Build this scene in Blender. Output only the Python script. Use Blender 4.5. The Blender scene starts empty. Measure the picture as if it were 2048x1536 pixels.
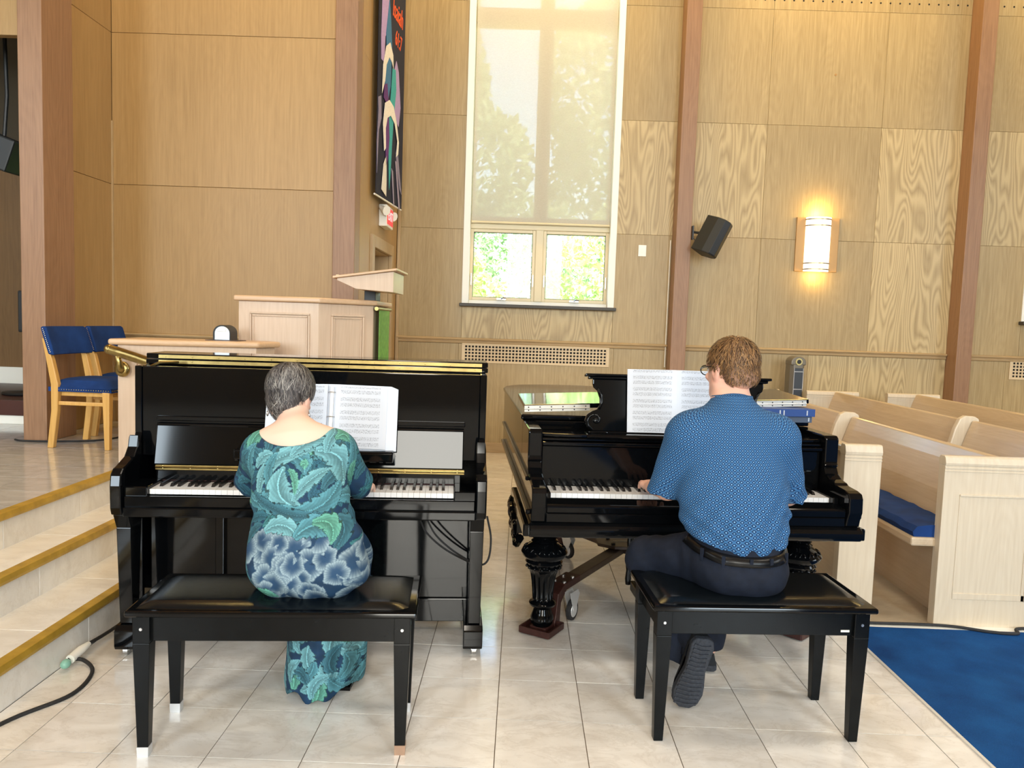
import bpy, math, random
import numpy as np
from mathutils import Vector, Matrix
random.seed(7)
rng = np.random.RandomState(7)
SC = bpy.context.scene
COL = SC.collection

# ------------------------------------------------------------------ camera
cd = bpy.data.cameras.new('camera'); cam = bpy.data.objects.new('camera', cd); COL.objects.link(cam)
cd.sensor_width = 36.0; cd.lens = 1530.0/2048.0*36.0; cd.clip_start = 0.05; cd.clip_end = 200
_Y = Vector((20, -119, 1530)).normalized()
_X = Vector((1, .0335, 0)); _X = (_X - _X.dot(_Y)*_Y).normalized()
_Z = _X.cross(_Y)
# rows: world x,y,z expressed in (right, down, forward)
right = Vector((_X[0], _Y[0], _Z[0])); down = Vector((_X[1], _Y[1], _Z[1])); fwd = Vector((_X[2], _Y[2], _Z[2]))
cam.matrix_world = Matrix(((right[0], -down[0], -fwd[0], 0), (right[1], -down[1], -fwd[1], 0),
                           (right[2], -down[2], -fwd[2], 1.41), (0, 0, 0, 1)))
SC.camera = cam

# ------------------------------------------------------------------ light and exposure
SC.view_settings.view_transform = 'Standard'; SC.view_settings.look = 'None'
SC.view_settings.gamma = 1.0; SC.view_settings.use_curve_mapping = False
SC.view_settings.exposure = 0.20
wd = bpy.data.worlds.new('sky'); SC.world = wd; wd.use_nodes = True
_nt = wd.node_tree; _nt.nodes.clear()
_sky = _nt.nodes.new('ShaderNodeTexSky'); _sky.sky_type = 'NISHITA'
_sky.sun_elevation = math.radians(55); _sky.sun_rotation = math.radians(150); _sky.sun_disc = False
_bg = _nt.nodes.new('ShaderNodeBackground'); _bg.inputs['Strength'].default_value = 1.35
_out = _nt.nodes.new('ShaderNodeOutputWorld')
_nt.links.new(_sky.outputs[0], _bg.inputs['Color']); _nt.links.new(_bg.outputs[0], _out.inputs['Surface'])

def area_light(name, loc, aim, sx, sy, watts, color):
    l = bpy.data.lights.new(name, 'AREA'); l.shape = 'RECTANGLE'; l.size = sx; l.size_y = sy
    l.energy = watts; l.color = color
    o = bpy.data.objects.new(name, l); COL.objects.link(o); o.location = loc
    o.rotation_euler = (Vector(aim)-Vector(loc)).to_track_quat('-Z', 'Y').to_euler()
    return o
def sun_light():
    l = bpy.data.lights.new('sun', 'SUN'); l.energy = 20.0; l.angle = 0.01; l.color = (1, .95, .86)
    o = bpy.data.objects.new('sun', l); COL.objects.link(o)
    o.rotation_euler = Vector((-.45, .55, -1.15)).to_track_quat('-Z', 'Y').to_euler()
sun_light()
# daylight entering by the tall windows of the wall behind the camera
for _i, _x in enumerate((-4.7, 0.3, 4.4)):
    area_light('daylight_window', (_x, -5.8, 3.2), (_x, 8, 1.6), 1.6, 3.4, 400, (.96, .94, .86) if _i == 1 else (.76, .90, 1.0))
# cool area light at the right wall, aimed across the nave
area_light('side_light', (8.8, 1.0, 3.2), (-2, 4.0, 1.2), 3.4, 3.0, 250, (.82, .92, 1.0))
# warm area lights added out of view near the ceiling, for presumed hanging lamps
for _x, _y, _w in ((-0.3, 2.6, 60), (3.4, 2.6, 60), (-0.3, -2.5, 60), (3.4, -2.5, 60)):
    area_light('ceiling_fill', (_x, _y, 6.3), (_x, _y, 0), .7, .7, _w, (1, .90, .76))
for _x in (0.1, 3.1, 6.1):
    area_light('wall_wash_fill', (_x, 7.3, 6.35), (_x, 8.3, 4.2), 1.2, .2, 62, (1, .70, .26))  # added unseen lights that warm the upper back wall
area_light('chancel_wash_fill', (-2.4, 5.0, 6.35), (-2.5, 6.25, 4.2), 1.2, .2, 52, (1, .68, .22))  # added unseen light that warms the upper chancel wall
area_light('chancel_fill', (-6.0, 2.2, 2.8), (-2.0, 4.0, .8), 2.6, 2.6, 75, (.82, .92, 1.0))  # added cool fill just inside the left wall, no window modelled there

# ------------------------------------------------------------------ helpers
def srgb(r, g, b):
    def c(u):
        u /= 255.0
        return u/12.92 if u <= .04045 else ((u+.055)/1.055)**2.4
    return (c(r), c(g), c(b), 1.0)

class MB:
    """collects primitives for one mesh"""
    def __init__(s): s.v = []; s.f = []; s.M = None
    def _add(s, vs, fs):
        o = len(s.v)
        if s.M is not None: vs = [tuple(s.M @ Vector(p)) for p in vs]
        s.v += [tuple(p) for p in vs]; s.f += [tuple(i+o for i in f) for f in fs]
    def box(s, x0, x1, y0, y1, z0, z1):
        s._add([(x0,y0,z0),(x1,y0,z0),(x1,y1,z0),(x0,y1,z0),(x0,y0,z1),(x1,y0,z1),(x1,y1,z1),(x0,y1,z1)],
               [(3,2,1,0),(4,5,6,7),(0,1,5,4),(1,2,6,5),(2,3,7,6),(3,0,4,7)]); return s
    def frustum(s, b, t, z0, z1):
        """b, t: (x0,x1,y0,y1) rectangles"""
        s._add([(b[0],b[2],z0),(b[1],b[2],z0),(b[1],b[3],z0),(b[0],b[3],z0),(t[0],t[2],z1),(t[1],t[2],z1),(t[1],t[3],z1),(t[0],t[3],z1)],
               [(3,2,1,0),(4,5,6,7),(0,1,5,4),(1,2,6,5),(2,3,7,6),(3,0,4,7)]); return s
    def prism(s, poly, axis, a, b):
        """extrude a 2-D polygon: axis x -> poly (y,z); y -> (x,z); z -> (x,y)"""
        n = len(poly)
        ar = sum(poly[i][0]*poly[(i+1)%n][1]-poly[(i+1)%n][0]*poly[i][1] for i in range(n))
        flip = (ar < 0) != (axis == 'y')
        P = list(poly)[::-1] if flip else list(poly)
        def mk(p, h): return (h,p[0],p[1]) if axis == 'x' else ((p[0],h,p[1]) if axis == 'y' else (p[0],p[1],h))
        if a > b: a, b = b, a
        vs = [mk(p, a) for p in P]+[mk(p, b) for p in P]
        s._add(vs, [tuple(range(n))[::-1], tuple(range(n, 2*n))]+[(i,(i+1)%n,(i+1)%n+n,i+n) for i in range(n)]); return s
    def tube(s, pts, r, n=8, cap=True):
        pts = [Vector(p) for p in pts]; m = len(pts); rs = r if isinstance(r, (list, tuple)) else [r]*m
        vs = []; prev = None
        for i, p in enumerate(pts):
            t = (pts[min(i+1, m-1)]-pts[max(i-1, 0)]).normalized()
            if prev is None:
                u = t.orthogonal().normalized()
            else:
                u = (prev-prev.dot(t)*t); u = u.normalized() if u.length > 1e-6 else t.orthogonal().normalized()
            prev = u; w = t.cross(u)
            for k in range(n):
                a = 2*math.pi*k/n; vs.append(tuple(p+(u*math.cos(a)+w*math.sin(a))*rs[i]))
        fs = [(i*n+k, i*n+(k+1)%n, (i+1)*n+(k+1)%n, (i+1)*n+k) for i in range(m-1) for k in range(n)]
        if cap: fs += [tuple(range(n))[::-1], tuple(range((m-1)*n, m*n))]
        s._add(vs, fs); return s
    def lathe(s, prof, c=(0,0,0), n=24, flute=None):
        """prof: (r,z) from bottom to top; flute=(z0,z1,count,depth)"""
        vs = []
        for r, z in prof:
            for k in range(n):
                a = 2*math.pi*k/n; rr = r
                if flute and flute[0] <= z <= flute[1]: rr = r-flute[3]*abs(math.sin(a*flute[2]/2))
                vs.append((c[0]+rr*math.cos(a), c[1]+rr*math.sin(a), c[2]+z))
        m = len(prof)
        fs = [(i*n+k, i*n+(k+1)%n, (i+1)*n+(k+1)%n, (i+1)*n+k) for i in range(m-1) for k in range(n)]
        fs += [tuple(range(n))[::-1], tuple(range((m-1)*n, m*n))]
        s._add(vs, fs); return s
    def ball(s, c, r, n=12, m=8):
        r = (r, r, r) if not isinstance(r, (tuple, list)) else r
        vs = [(c[0], c[1], c[2]-r[2])]
        for j in range(1, m):
            t = math.pi*j/m
            for k in range(n):
                a = 2*math.pi*k/n
                vs.append((c[0]+r[0]*math.sin(t)*math.cos(a), c[1]+r[1]*math.sin(t)*math.sin(a), c[2]-r[2]*math.cos(t)))
        vs.append((c[0], c[1], c[2]+r[2])); e = len(vs)-1
        fs = [(0, 1+(k+1)%n, 1+k) for k in range(n)]
        fs += [(1+j*n+k, 1+j*n+(k+1)%n, 1+(j+1)*n+(k+1)%n, 1+(j+1)*n+k) for j in range(m-2) for k in range(n)]
        fs += [(1+(m-2)*n+k, 1+(m-2)*n+(k+1)%n, e) for k in range(n)]
        s._add(vs, fs); return s
    def disc(s, c, r, axis, t, n=16):
        """short cylinder centred at c"""
        d = {'x': Vector((1,0,0)), 'y': Vector((0,1,0)), 'z': Vector((0,0,1))}[axis]
        c = Vector(c); return s.tube([c-d*t/2, c+d*t/2], r, n)
    def mesh(s, name):
        me = bpy.data.meshes.new(name); me.from_pydata(s.v, [], s.f); me.update(); return me
    def build(s, name, mat, parent=None, bevel=0, smooth=False, loc=None, rz=0, seg=2):
        o = bpy.data.objects.new(name, s.mesh(name)); COL.objects.link(o)
        if mat: o.data.materials.append(mat)
        if parent is not None: o.parent = parent
        if loc is not None: o.location = loc
        if rz: o.rotation_euler = (0, 0, rz)
        if smooth:
            o.data.polygons.foreach_set('use_smooth', [True]*len(o.data.polygons))
            if smooth != 'all': auto_smooth(o.data)
        if bevel:
            b = o.modifiers.new('soft_edge', 'BEVEL'); b.width = bevel; b.segments = seg; b.limit_method = 'ANGLE'
            b.angle_limit = math.radians(40); b.harden_normals = False
        return o
def auto_smooth(me, deg=40):
    import bmesh
    bm = bmesh.new(); bm.from_mesh(me)
    for e in bm.edges:
        if len(e.link_faces) == 2 and e.calc_face_angle(0) > math.radians(deg): e.smooth = False
    bm.to_mesh(me); bm.free()

def tag(o, label=None, cat=None, group=None, kind=None):
    if label: o['label'] = label
    if cat: o['category'] = cat
    if group: o['group'] = group
    if kind: o['kind'] = kind
    return o
def empty(name, loc, rz=0, label=None, cat=None, group=None, kind=None):
    o = bpy.data.objects.new(name, None); COL.objects.link(o); o.location = loc; o.rotation_euler = (0, 0, rz)
    o.empty_display_size = .05
    return tag(o, label, cat, group, kind)
def struct(mb, name, mat, **k):
    o = mb.build(name, mat, **k); o['kind'] = 'structure'; return o
def copy_tree(o, parent=None):
    c = o.copy(); COL.objects.link(c)
    if parent is not None: c.parent = parent
    for ch in list(o.children): copy_tree(ch, c)
    return c
def bez(p0, p1, p2, n=16):
    return [tuple((1-t)**2*np.array(p0)+2*t*(1-t)*np.array(p1)+t*t*np.array(p2)) for t in np.linspace(0, 1, n)]
def spline(pts, n=8):
    """Catmull-Rom through pts"""
    P = [np.array(p, float) for p in pts]; P = [2*P[0]-P[1]]+P+[2*P[-1]-P[-2]]; out = []
    for i in range(1, len(P)-2):
        for t in np.linspace(0, 1, n, endpoint=False):
            a, b, c, d = P[i-1:i+3]
            out.append(tuple(.5*((2*b)+(c-a)*t+(2*a-5*b+4*c-d)*t*t+(-a+3*b-3*c+d)*t**3)))
    out.append(tuple(P[-2])); return out

# ------------------------------------------------------------------ materials
class NT:
    def __init__(s, name):
        s.m = bpy.data.materials.new(name); s.m.use_nodes = True; s.t = s.m.node_tree; s.t.nodes.clear()
        s.out = s.t.nodes.new('ShaderNodeOutputMaterial')
    def n(s, typ, _p=None, **inp):
        nd = s.t.nodes.new('ShaderNode'+typ)
        for k, v in (_p or {}).items(): setattr(nd, k, v)
        for k, v in inp.items():
            k = k.replace('_', ' ')
            if k.startswith('i ') : sock = nd.inputs[int(k[2:])]
            else: sock = nd.inputs[k]
            if isinstance(v, bpy.types.NodeSocket): s.t.links.new(v, sock)
            else: sock.default_value = v
        return nd
    def math(s, op, a, b=0.0, c=0.0, clamp=False):
        nd = s.t.nodes.new('ShaderNodeMath'); nd.operation = op; nd.use_clamp = clamp
        for i, v in enumerate((a, b, c)):
            if isinstance(v, bpy.types.NodeSocket): s.t.links.new(v, nd.inputs[i])
            else: nd.inputs[i].default_value = v
        return nd.outputs[0]
    def ramp(s, fac, stops, interp='LINEAR'):
        nd = s.t.nodes.new('ShaderNodeValToRGB'); nd.color_ramp.interpolation = interp
        el = nd.color_ramp.elements
        while len(el) < len(stops): el.new(.5)
        for e, (p, c) in zip(el, stops): e.position = p; e.color = c
        s.t.links.new(fac, nd.inputs[0]); return nd.outputs[0]
    def mix(s, fac, a, b, blend='MIX'):
        nd = s.t.nodes.new('ShaderNodeMix'); nd.data_type = 'RGBA'; nd.blend_type = blend
        for i, v in ((0, fac), (6, a), (7, b)):
            if isinstance(v, bpy.types.NodeSocket): s.t.links.new(v, nd.inputs[i])
            else: nd.inputs[i].default_value = v
        return nd.outputs[2]
    def objco(s, rnd=True, scale=(1,1,1)):
        tc = s.t.nodes.new('ShaderNodeTexCoord'); v = tc.outputs['Object']
        if rnd:
            oi = s.t.nodes.new('ShaderNodeObjectInfo'); mu = s.math('MULTIPLY', oi.outputs['Random'], 37.0)
            cx = s.n('CombineXYZ', X=mu, Y=mu, Z=mu)
            ad = s.t.nodes.new('ShaderNodeVectorMath'); ad.operation = 'ADD'
            s.t.links.new(v, ad.inputs[0]); s.t.links.new(cx.outputs[0], ad.inputs[1]); v = ad.outputs[0]
        mp = s.n('Mapping', Vector=v, Scale=scale); return mp.outputs[0]
    def rand(s): return s.n('ObjectInfo').outputs['Random']
    def bsdf(s, color, rough=.5, metal=0., coat=0., coat_rough=.05, spec=.5, bump=None, bdist=.002, bstr=.5, **kw):
        b = s.n('BsdfPrincipled', Base_Color=color, Roughness=rough, Metallic=metal)
        b.inputs['Coat Weight'].default_value = coat; b.inputs['Coat Roughness'].default_value = coat_rough
        b.inputs['Specular IOR Level'].default_value = spec
        for k, v in kw.items(): b.inputs[k.replace('_', ' ')].default_value = v
        if bump is not None:
            bp = s.n('Bump', Height=bump, Distance=bdist, Strength=bstr); s.t.links.new(bp.outputs[0], b.inputs['Normal'])
        s.t.links.new(b.outputs[0], s.out.inputs['Surface']); return b

def wood(name, c_dark, c_light, axis='Z', rough=.45, cath=.0, var=.16, fine=70., coat=0., contrast=1.0, lines=.10):
    t = NT(name); lines_amt = lines
    sc = {'Z': (1, 1, .035), 'X': (.035, 1, 1), 'Y': (1, .035, 1)}[axis]
    co = t.objco(True, tuple(fine*q for q in sc))
    n1 = t.n('TexNoise', Vector=co, Scale=1.0, Detail=5.0, Roughness=.65).outputs[0]
    sc2 = {'Z': (1, 1, .16), 'X': (.16, 1, 1), 'Y': (1, .16, 1)}[axis]
    co2 = t.objco(True, tuple(2.6*q for q in sc2))
    n2 = t.n('TexNoise', Vector=co2, Scale=1.0, Detail=2.0).outputs[0]
    lines = t.math('FRACT', t.math('MULTIPLY', n2, 34.0))
    lines = t.math('ABSOLUTE', t.math('SUBTRACT', lines, .5))
    lines = t.math('MULTIPLY', lines, 2.0)
    rnd = t.rand()
    ca = t.math('MULTIPLY', t.math('GREATER_THAN', t.math('FRACT', t.math('MULTIPLY', rnd, 7.31)), .62), cath)
    ca = t.math('ADD', ca, lines_amt)
    g = t.math('ADD', t.math('MULTIPLY', n1, .75), t.math('MULTIPLY', lines, ca))
    lo = .5-.22/contrast; hi = .5+.28/contrast
    col = t.ramp(g, [(max(lo-.12, 0), c_dark), (min(hi, 1), c_light)])
    big = t.n('TexNoise', Vector=t.objco(True, (1.1, 1.1, .6)), Scale=1.0, Detail=1.0).outputs[0]
    tone = t.math('ADD', t.math('MULTIPLY', t.math('SUBTRACT', rnd, .5), var), t.math('MULTIPLY', t.math('SUBTRACT', big, .5), .22))
    hs = t.n('HueSaturation', Color=col, Value=t.math('ADD', 1.0, tone)).outputs[0]
    t.bsdf(hs, rough, bump=g, bdist=.0006, bstr=.25, coat=coat, coat_rough=.12)
    return t.m
def plain(name, rgb, rough=.5, metal=0., coat=0., noise=0., nscale=60., bump=0., spec=.5, coat_rough=.05):
    t = NT(name); c = rgb
    nz = None
    if noise or bump:
        nz = t.n('TexNoise', Vector=t.objco(False), Scale=nscale, Detail=4.0).outputs[0]
    if noise:
        d = tuple(max(q*(1-noise), 0) for q in rgb[:3])+(1,); l = tuple(min(q*(1+noise), 1) for q in rgb[:3])+(1,)
        c = t.ramp(nz, [(.3, d), (.7, l)])
    t.bsdf(c, rough, metal, coat, coat_rough, spec, bump=nz if bump else None, bdist=bump or .001, bstr=.6)
    return t.m

OAK = wood('oak_veneer', srgb(142, 119, 78), srgb(190, 168, 124), cath=.42, var=.12, lines=.06)
OAKSIDE = wood('oak_veneer_chancel', srgb(150, 118, 72), srgb(182, 148, 98), var=.05, lines=.05)
OAKTRIM = wood('oak_trim', srgb(156, 130, 92), srgb(192, 166, 126), axis='X', var=.05)
OAKTRIMZ = wood('oak_trim_upright', srgb(156, 130, 92), srgb(192, 166, 126), axis='Z', var=.05)
POST = wood('red_oak_post', srgb(122, 88, 62), srgb(164, 126, 94), var=.04, lines=.08)
PALE = wood('bleached_oak', srgb(194, 166, 140), srgb(214, 190, 164), rough=.42, var=.03, coat=.1)
PEWEND = wood('bleached_oak_pew', srgb(196, 178, 152), srgb(216, 202, 178), rough=.42, var=.03, coat=.1)
PALEY = wood('bleached_oak_long', srgb(184, 160, 130), srgb(206, 186, 158), axis='Y', rough=.30, var=.05, coat=.35)
PALEX = wood('bleached_oak_rail', srgb(194, 158, 122), srgb(214, 182, 146), axis='X', rough=.4, var=.03, coat=.1)
CHAIRW = wood('honey_beech', srgb(196, 146, 72), srgb(220, 176, 104), rough=.35, var=.03, coat=.2)
DARKGAP = plain('dark_joint', srgb(104, 78, 46), .8)
LACQ = plain('black_lacquer', (.0022, .0026, .0032, 1), .07, spec=.26)
SATIN = plain('black_satin', (.003, .0036, .004, 1), .25, noise=.3, nscale=30., spec=.16)
VINYL = plain('black_vinyl', (.003, .0045, .006, 1), .20, bump=.0003, nscale=160., spec=.28)
IRON = plain('black_iron', (.010, .011, .012, 1), .45)
PLASTIC = plain('black_plastic', (.012, .014, .015, 1), .5, bump=.0004, nscale=400.)
RUBBER = plain('black_rubber', (.015, .015, .016, 1), .75, noise=.3, nscale=90., bump=.001)
BRASS = plain('brass', srgb(164, 144, 92), .30, 1.0, noise=.15, nscale=25.)
NOSE = plain('brass_nosing', srgb(190, 154, 58), .40, .35, noise=.18, nscale=14.)
STEEL = plain('nickel', srgb(200, 200, 200), .3, 1.0)
CHROME = plain('white_metal', srgb(222, 224, 226), .4, .6)
IVORY = plain('white_key', srgb(232, 232, 232), .22, coat=.3)
EBONY = plain('black_key', (.006, .006, .007, 1), .25)
SATING = 0
DOLLY = plain('brown_steel', srgb(74, 60, 50), .38, .3, noise=.2, nscale=20.)
REDST = plain('oxide_steel', srgb(62, 34, 30), .45, .2, noise=.25, nscale=40.)
VELVET = plain('blue_velvet', srgb(22, 52, 104), .85, noise=.25, nscale=9., bump=.0006, spec=.2)
PAPER = plain('white_paper', srgb(206, 211, 220), .7)
BOARD = plain('white_vinyl_cover', srgb(200, 208, 220), .35)
CREAM = plain('cream_paint', srgb(222, 208, 172), .45)
WHITEP = plain('white_paint', srgb(238, 236, 226), .5)
SLATE = plain('dark_slate', srgb(62, 58, 52), .5, noise=.2)
ALMOND = plain('almond_metal', srgb(206, 184, 148), .45)
GROUT = plain('grout', srgb(108, 96, 82), .9)
DARKV = plain('dark_void', (.01, .009, .008, 1), .9)
PLATE = plain('sconce_plate', srgb(176, 136, 84), .4, .2)
GREENC = plain('green_cloth', srgb(112, 162, 74), .8, noise=.2, nscale=30., bump=.001)
SKINBELT = plain('black_leather', (.004, .004, .0045, 1), .3, spec=.25, bump=.0004, nscale=120.)

def tile_mat(name, a, b, vein, rough):
    t = NT(name)
    co = t.objco(True, (1, 1.8, 1))
    w = t.n('TexNoise', Vector=co, Scale=4.0, Detail=5.0, Distortion=1.6).outputs[0]
    base = t.ramp(w, [(.3, a), (.7, b)])
    v = t.n('TexNoise', Vector=co, Scale=3.2, Detail=9.0, Roughness=.68, Distortion=.8).outputs[0]
    k = t.math('SUBTRACT', 1.0, t.math('MULTIPLY', t.math('ABSOLUTE', t.math('SUBTRACT', v, .5)), 34.0), clamp=True)
    col = t.mix(t.math('MULTIPLY', k, .20), base, vein)
    f = t.n('TexNoise', Vector=co, Scale=60.0, Detail=3.0).outputs[0]
    col = t.mix(t.math('MULTIPLY', t.math('GREATER_THAN', f, .66), .14), col, vein)
    hs = t.n('HueSaturation', Color=col, Value=t.math('ADD', .95, t.math('MULTIPLY', t.rand(), .10))).outputs[0]
    t.bsdf(hs, rough, coat=.25, coat_rough=.08)
    return t.m
TILE = tile_mat('cream_marble', srgb(212, 206, 197), srgb(231, 227, 220), srgb(168, 154, 138), .12)
TILES = tile_mat('cream_marble_step', srgb(222, 217, 208), srgb(236, 232, 224), srgb(196, 184, 166), .32)
TILEG = tile_mat('grey_marble', srgb(174, 170, 163), srgb(197, 193, 187), srgb(148, 140, 130), .14)
LINO = tile_mat('tan_linoleum', srgb(172, 156, 132), srgb(190, 176, 152), srgb(150, 134, 112), .35)

def carpet_mat():
    t = NT('blue_carpet'); co = t.objco(False)
    a = t.n('TexNoise', Vector=co, Scale=5.0, Detail=3.0).outputs[0]
    b = t.n('TexNoise', Vector=co, Scale=420.0, Detail=2.0).outputs[0]
    f = t.math('ADD', t.math('MULTIPLY', a, .6), t.math('MULTIPLY', b, .4))
    col = t.ramp(f, [(.32, srgb(12, 54, 108)), (.68, srgb(26, 86, 148))])
    t.bsdf(col, .95, spec=.15, bump=b, bdist=.004, bstr=.8); return t.m
CARPET = carpet_mat()

def glass_mat():
    t = NT('window_glass')
    tr = t.n('BsdfTransparent', Color=(.97, .98, .97, 1)); gl = t.n('BsdfGlossy', Color=(1, 1, 1, 1), Roughness=.02)
    fr = t.n('Fresnel', IOR=1.25)
    mx = t.n('MixShader', i_0=fr.outputs[0], i_1=tr.outputs[0], i_2=gl.outputs[0])
    t.t.links.new(mx.outputs[0], t.out.inputs['Surface']); return t.m
GLASS = glass_mat()
def shade_mat():
    t = NT('woven_sun_screen')
    w = t.n('TexNoise', Vector=t.objco(False, (60, 1, 260)), Scale=1.0, Detail=3.0).outputs[0]
    col = t.ramp(w, [(.3, srgb(204, 198, 182)), (.7, srgb(220, 214, 198))])
    tr = t.n('BsdfTransparent', Color=(.95, .95, .92, 1)); df = t.n('BsdfDiffuse', Color=col)
    tl = t.n('BsdfTranslucent', Color=col)
    m1 = t.n('MixShader', i_0=.14, i_1=df.outputs[0], i_2=tl.outputs[0])
    m2 = t.n('MixShader', i_0=t.math('MULTIPLY_ADD', w, .12, .19), i_1=m1.outputs[0], i_2=tr.outputs[0])
    t.t.links.new(m2.outputs[0], t.out.inputs['Surface']); return t.m
SHADE = shade_mat()
def emit_mat(name, col, s):
    t = NT(name); e = t.n('Emission', Color=col, Strength=s); t.t.links.new(e.outputs[0], t.out.inputs['Surface']); return t.m

def score_mat(name, systems, x0, x1):
    """printed music: object x across the page, z up the page"""
    t = NT(name); tc = t.n('TexCoord'); sp = t.n('SeparateXYZ', Vector=tc.outputs['Object'])
    x, z = sp.outputs['X'], sp.outputs['Z']
    zz = t.math('FRACT', t.math('MULTIPLY', z, systems))
    band = t.math('MULTIPLY', t.math('GREATER_THAN', zz, .14), t.math('LESS_THAN', zz, .86))
    mid = t.math('GREATER_THAN', t.math('ABSOLUTE', t.math('SUBTRACT', zz, .5)), .07)
    band = t.math('MULTIPLY', band, mid)
    lin = t.math('GREATER_THAN', t.math('SINE', t.math('MULTIPLY', zz, 2*math.pi*17)), .55)
    nv = t.n('CombineXYZ', X=t.math('MULTIPLY', x, 260.), Y=0.0, Z=t.math('MULTIPLY', z, 210.))
    nz = t.n('TexNoise', Vector=nv.outputs[0], Scale=1.0, Detail=2.0).outputs[0]
    notes = t.math('GREATER_THAN', nz, .55)
    ink = t.math('MAXIMUM', t.math('MULTIPLY', lin, .45), t.math('MULTIPLY', notes, .8))
    ink = t.math('MULTIPLY', ink, band)
    inx = t.math('MULTIPLY', t.math('GREATER_THAN', x, x0), t.math('LESS_THAN', x, x1))
    ink = t.math('MULTIPLY', t.math('MULTIPLY', ink, inx), .62)
    col = t.mix(ink, srgb(204, 210, 220), srgb(60, 68, 84))
    t.bsdf(col, .65); return t.m
SCOREA = score_mat('printed_score', 17.8, .018, .185)
SCOREB = score_mat('printed_score_book', 18.6, .022, .200)

def attr_mat(name, rough=.8, bump=0., sheen=0.):
    t = NT(name); a = t.n('Attribute', _p={'attribute_name': 'paint'})
    h = None
    if bump: h = t.n('TexNoise', Vector=t.objco(False), Scale=900., Detail=2.0).outputs[0]
    t.bsdf(a.outputs['Color'], rough, spec=.3, bump=h, bdist=bump or .001, bstr=.4); return t.m
DRESSM = attr_mat('printed_jersey', .75, .0006)
HAIRM = attr_mat('hair_strands', .5)
SKIN = attr_mat('skin', .5)
# ================================================================== the room
T = .3067; XA = -.042; YA = 2.635; G = .0016
RISX = (-1.775, -2.05, -2.28); STEPZ = (.168, .334, .50); STZ = .50
YP = 4.36          # the platform face beyond the steps
def panel(parent, name, mat, x0, x1, y0, y1, z0, z1, bevel=.0015):
    o = MB().box(-(x1-x0)/2, (x1-x0)/2, -(y1-y0)/2, (y1-y0)/2, -(z1-z0)/2, (z1-z0)/2).build(name, mat, parent, bevel, seg=1)
    o.location = ((x0+x1)/2, (y0+y1)/2, (z0+z1)/2); return o

fl = struct(MB().box(RISX[0], 1.61, -6, 8.3, -.06, -.003), 'floor', GROUT)
full_tile = MB().box(-T/2+G, T/2-G, -T/2+G, T/2-G, -.012, 0).mesh('tile'); full_tile.materials.append(TILE)
for j in range(-5, 19):
    y0 = YA+j*T; y1 = min(y0+T, 8.295)
    for i in range(-6, 6):
        x0 = max(XA+i*T, RISX[0]+.002); x1 = min(XA+(i+1)*T, 1.607)
        if x1-x0 > T-.01 and y1-y0 > T-.01:
            o = bpy.data.objects.new('tile', full_tile); COL.objects.link(o); o.parent = fl
            o.location = ((x0+x1)/2, (y0+y1)/2, random.uniform(-.0004, .0004))
        elif x1 > x0:
            panel(fl, 'tile', TILE, x0+G, x1-G, y0+G, y1-G, -.012, 0, 0)
struct(MB().box(RISX[0], 1.61, -6, YA-5*T-G, -.05, 0), 'floor', TILE)
struct(MB().box(1.61, 9, 3.70, 8.3, -.05, 0), 'floor', LINO)
struct(MB().box(1.61, 9, 3.635, 3.70, -.05, .004), 'trim_1', WHITEP, bevel=.002)
struct(MB().box(1.60, 1.613, -6, 3.64, -.05, .006), 'trim_2', CHROME, bevel=.001)
struct(MB().box(1.613, 9, -6, 3.635, -.06, -.006), 'floor', GROUT)
tag(MB().box(1.613, 8.9, -5.9, 3.635, -.005, .006).build('carpet', CARPET, bevel=.003),
    'deep blue fitted carpet beside the marble tiles, in front of the pews', 'carpet')

# the three marble steps up to the chancel
for k in range(3):
    x1 = RISX[k]; x0 = RISX[k+1] if k < 2 else -2.55
    z1 = STEPZ[k]; z0 = STEPZ[k-1] if k else 0.0
    st = struct(MB().box(x0-.02, x1-.014, .6, YP, -.01, z1-.013), 'step', GROUT)
    y = 1.05+.11*k
    while y < YP-.05:
        ye = min(y+.6, YP-.002)
        if k < 2: panel(st, 'tread_tile', TILES, x0-.004, x1-.02, y+.0012, ye-.0012, z1-.012, z1)
        panel(st, 'riser_tile', TILES, x1-.012, x1, y+.25, min(ye+.25, YP)-.002, z0-.002, z1-.034)
        y += .6
    MB().prism([(x1+.012, z1-.034), (x1+.016, z1-.02), (x1+.010, z1+.002), (x1-.032, z1+.004), (x1-.036, z1-.006), (x1-.010, z1-.036)], 'y', .6, YP-.002).build('nosing', NOSE, st, .003)
sf = struct(MB().box(-6.2, RISX[2]-.02, .6, 7.3, -.02, STZ-.013).box(RISX[2]-.02, -1.30, YP, 6.26, -.02, STZ-.013), 'floor', GROUT)
for j in range(0, 14):
    for i in range(0, 11):
        x1 = RISX[2]-.037-i*T; y0 = 2.2+j*T
        if x1-T < -5.6: continue
        o = panel(sf, 'tile', TILEG, x1-T+G, x1-G, y0+G, y0+T-G, STZ-.012, STZ, 0)
panel(sf, 'tile', TILEG, RISX[2]-.03, -1.31, YP+.01, 6.24, STZ-.012, STZ)
struct(MB().box(RISX[2]-.02, -1.30, YP-.012, YP, 0, STZ), 'wall_platform', TILES)

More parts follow.
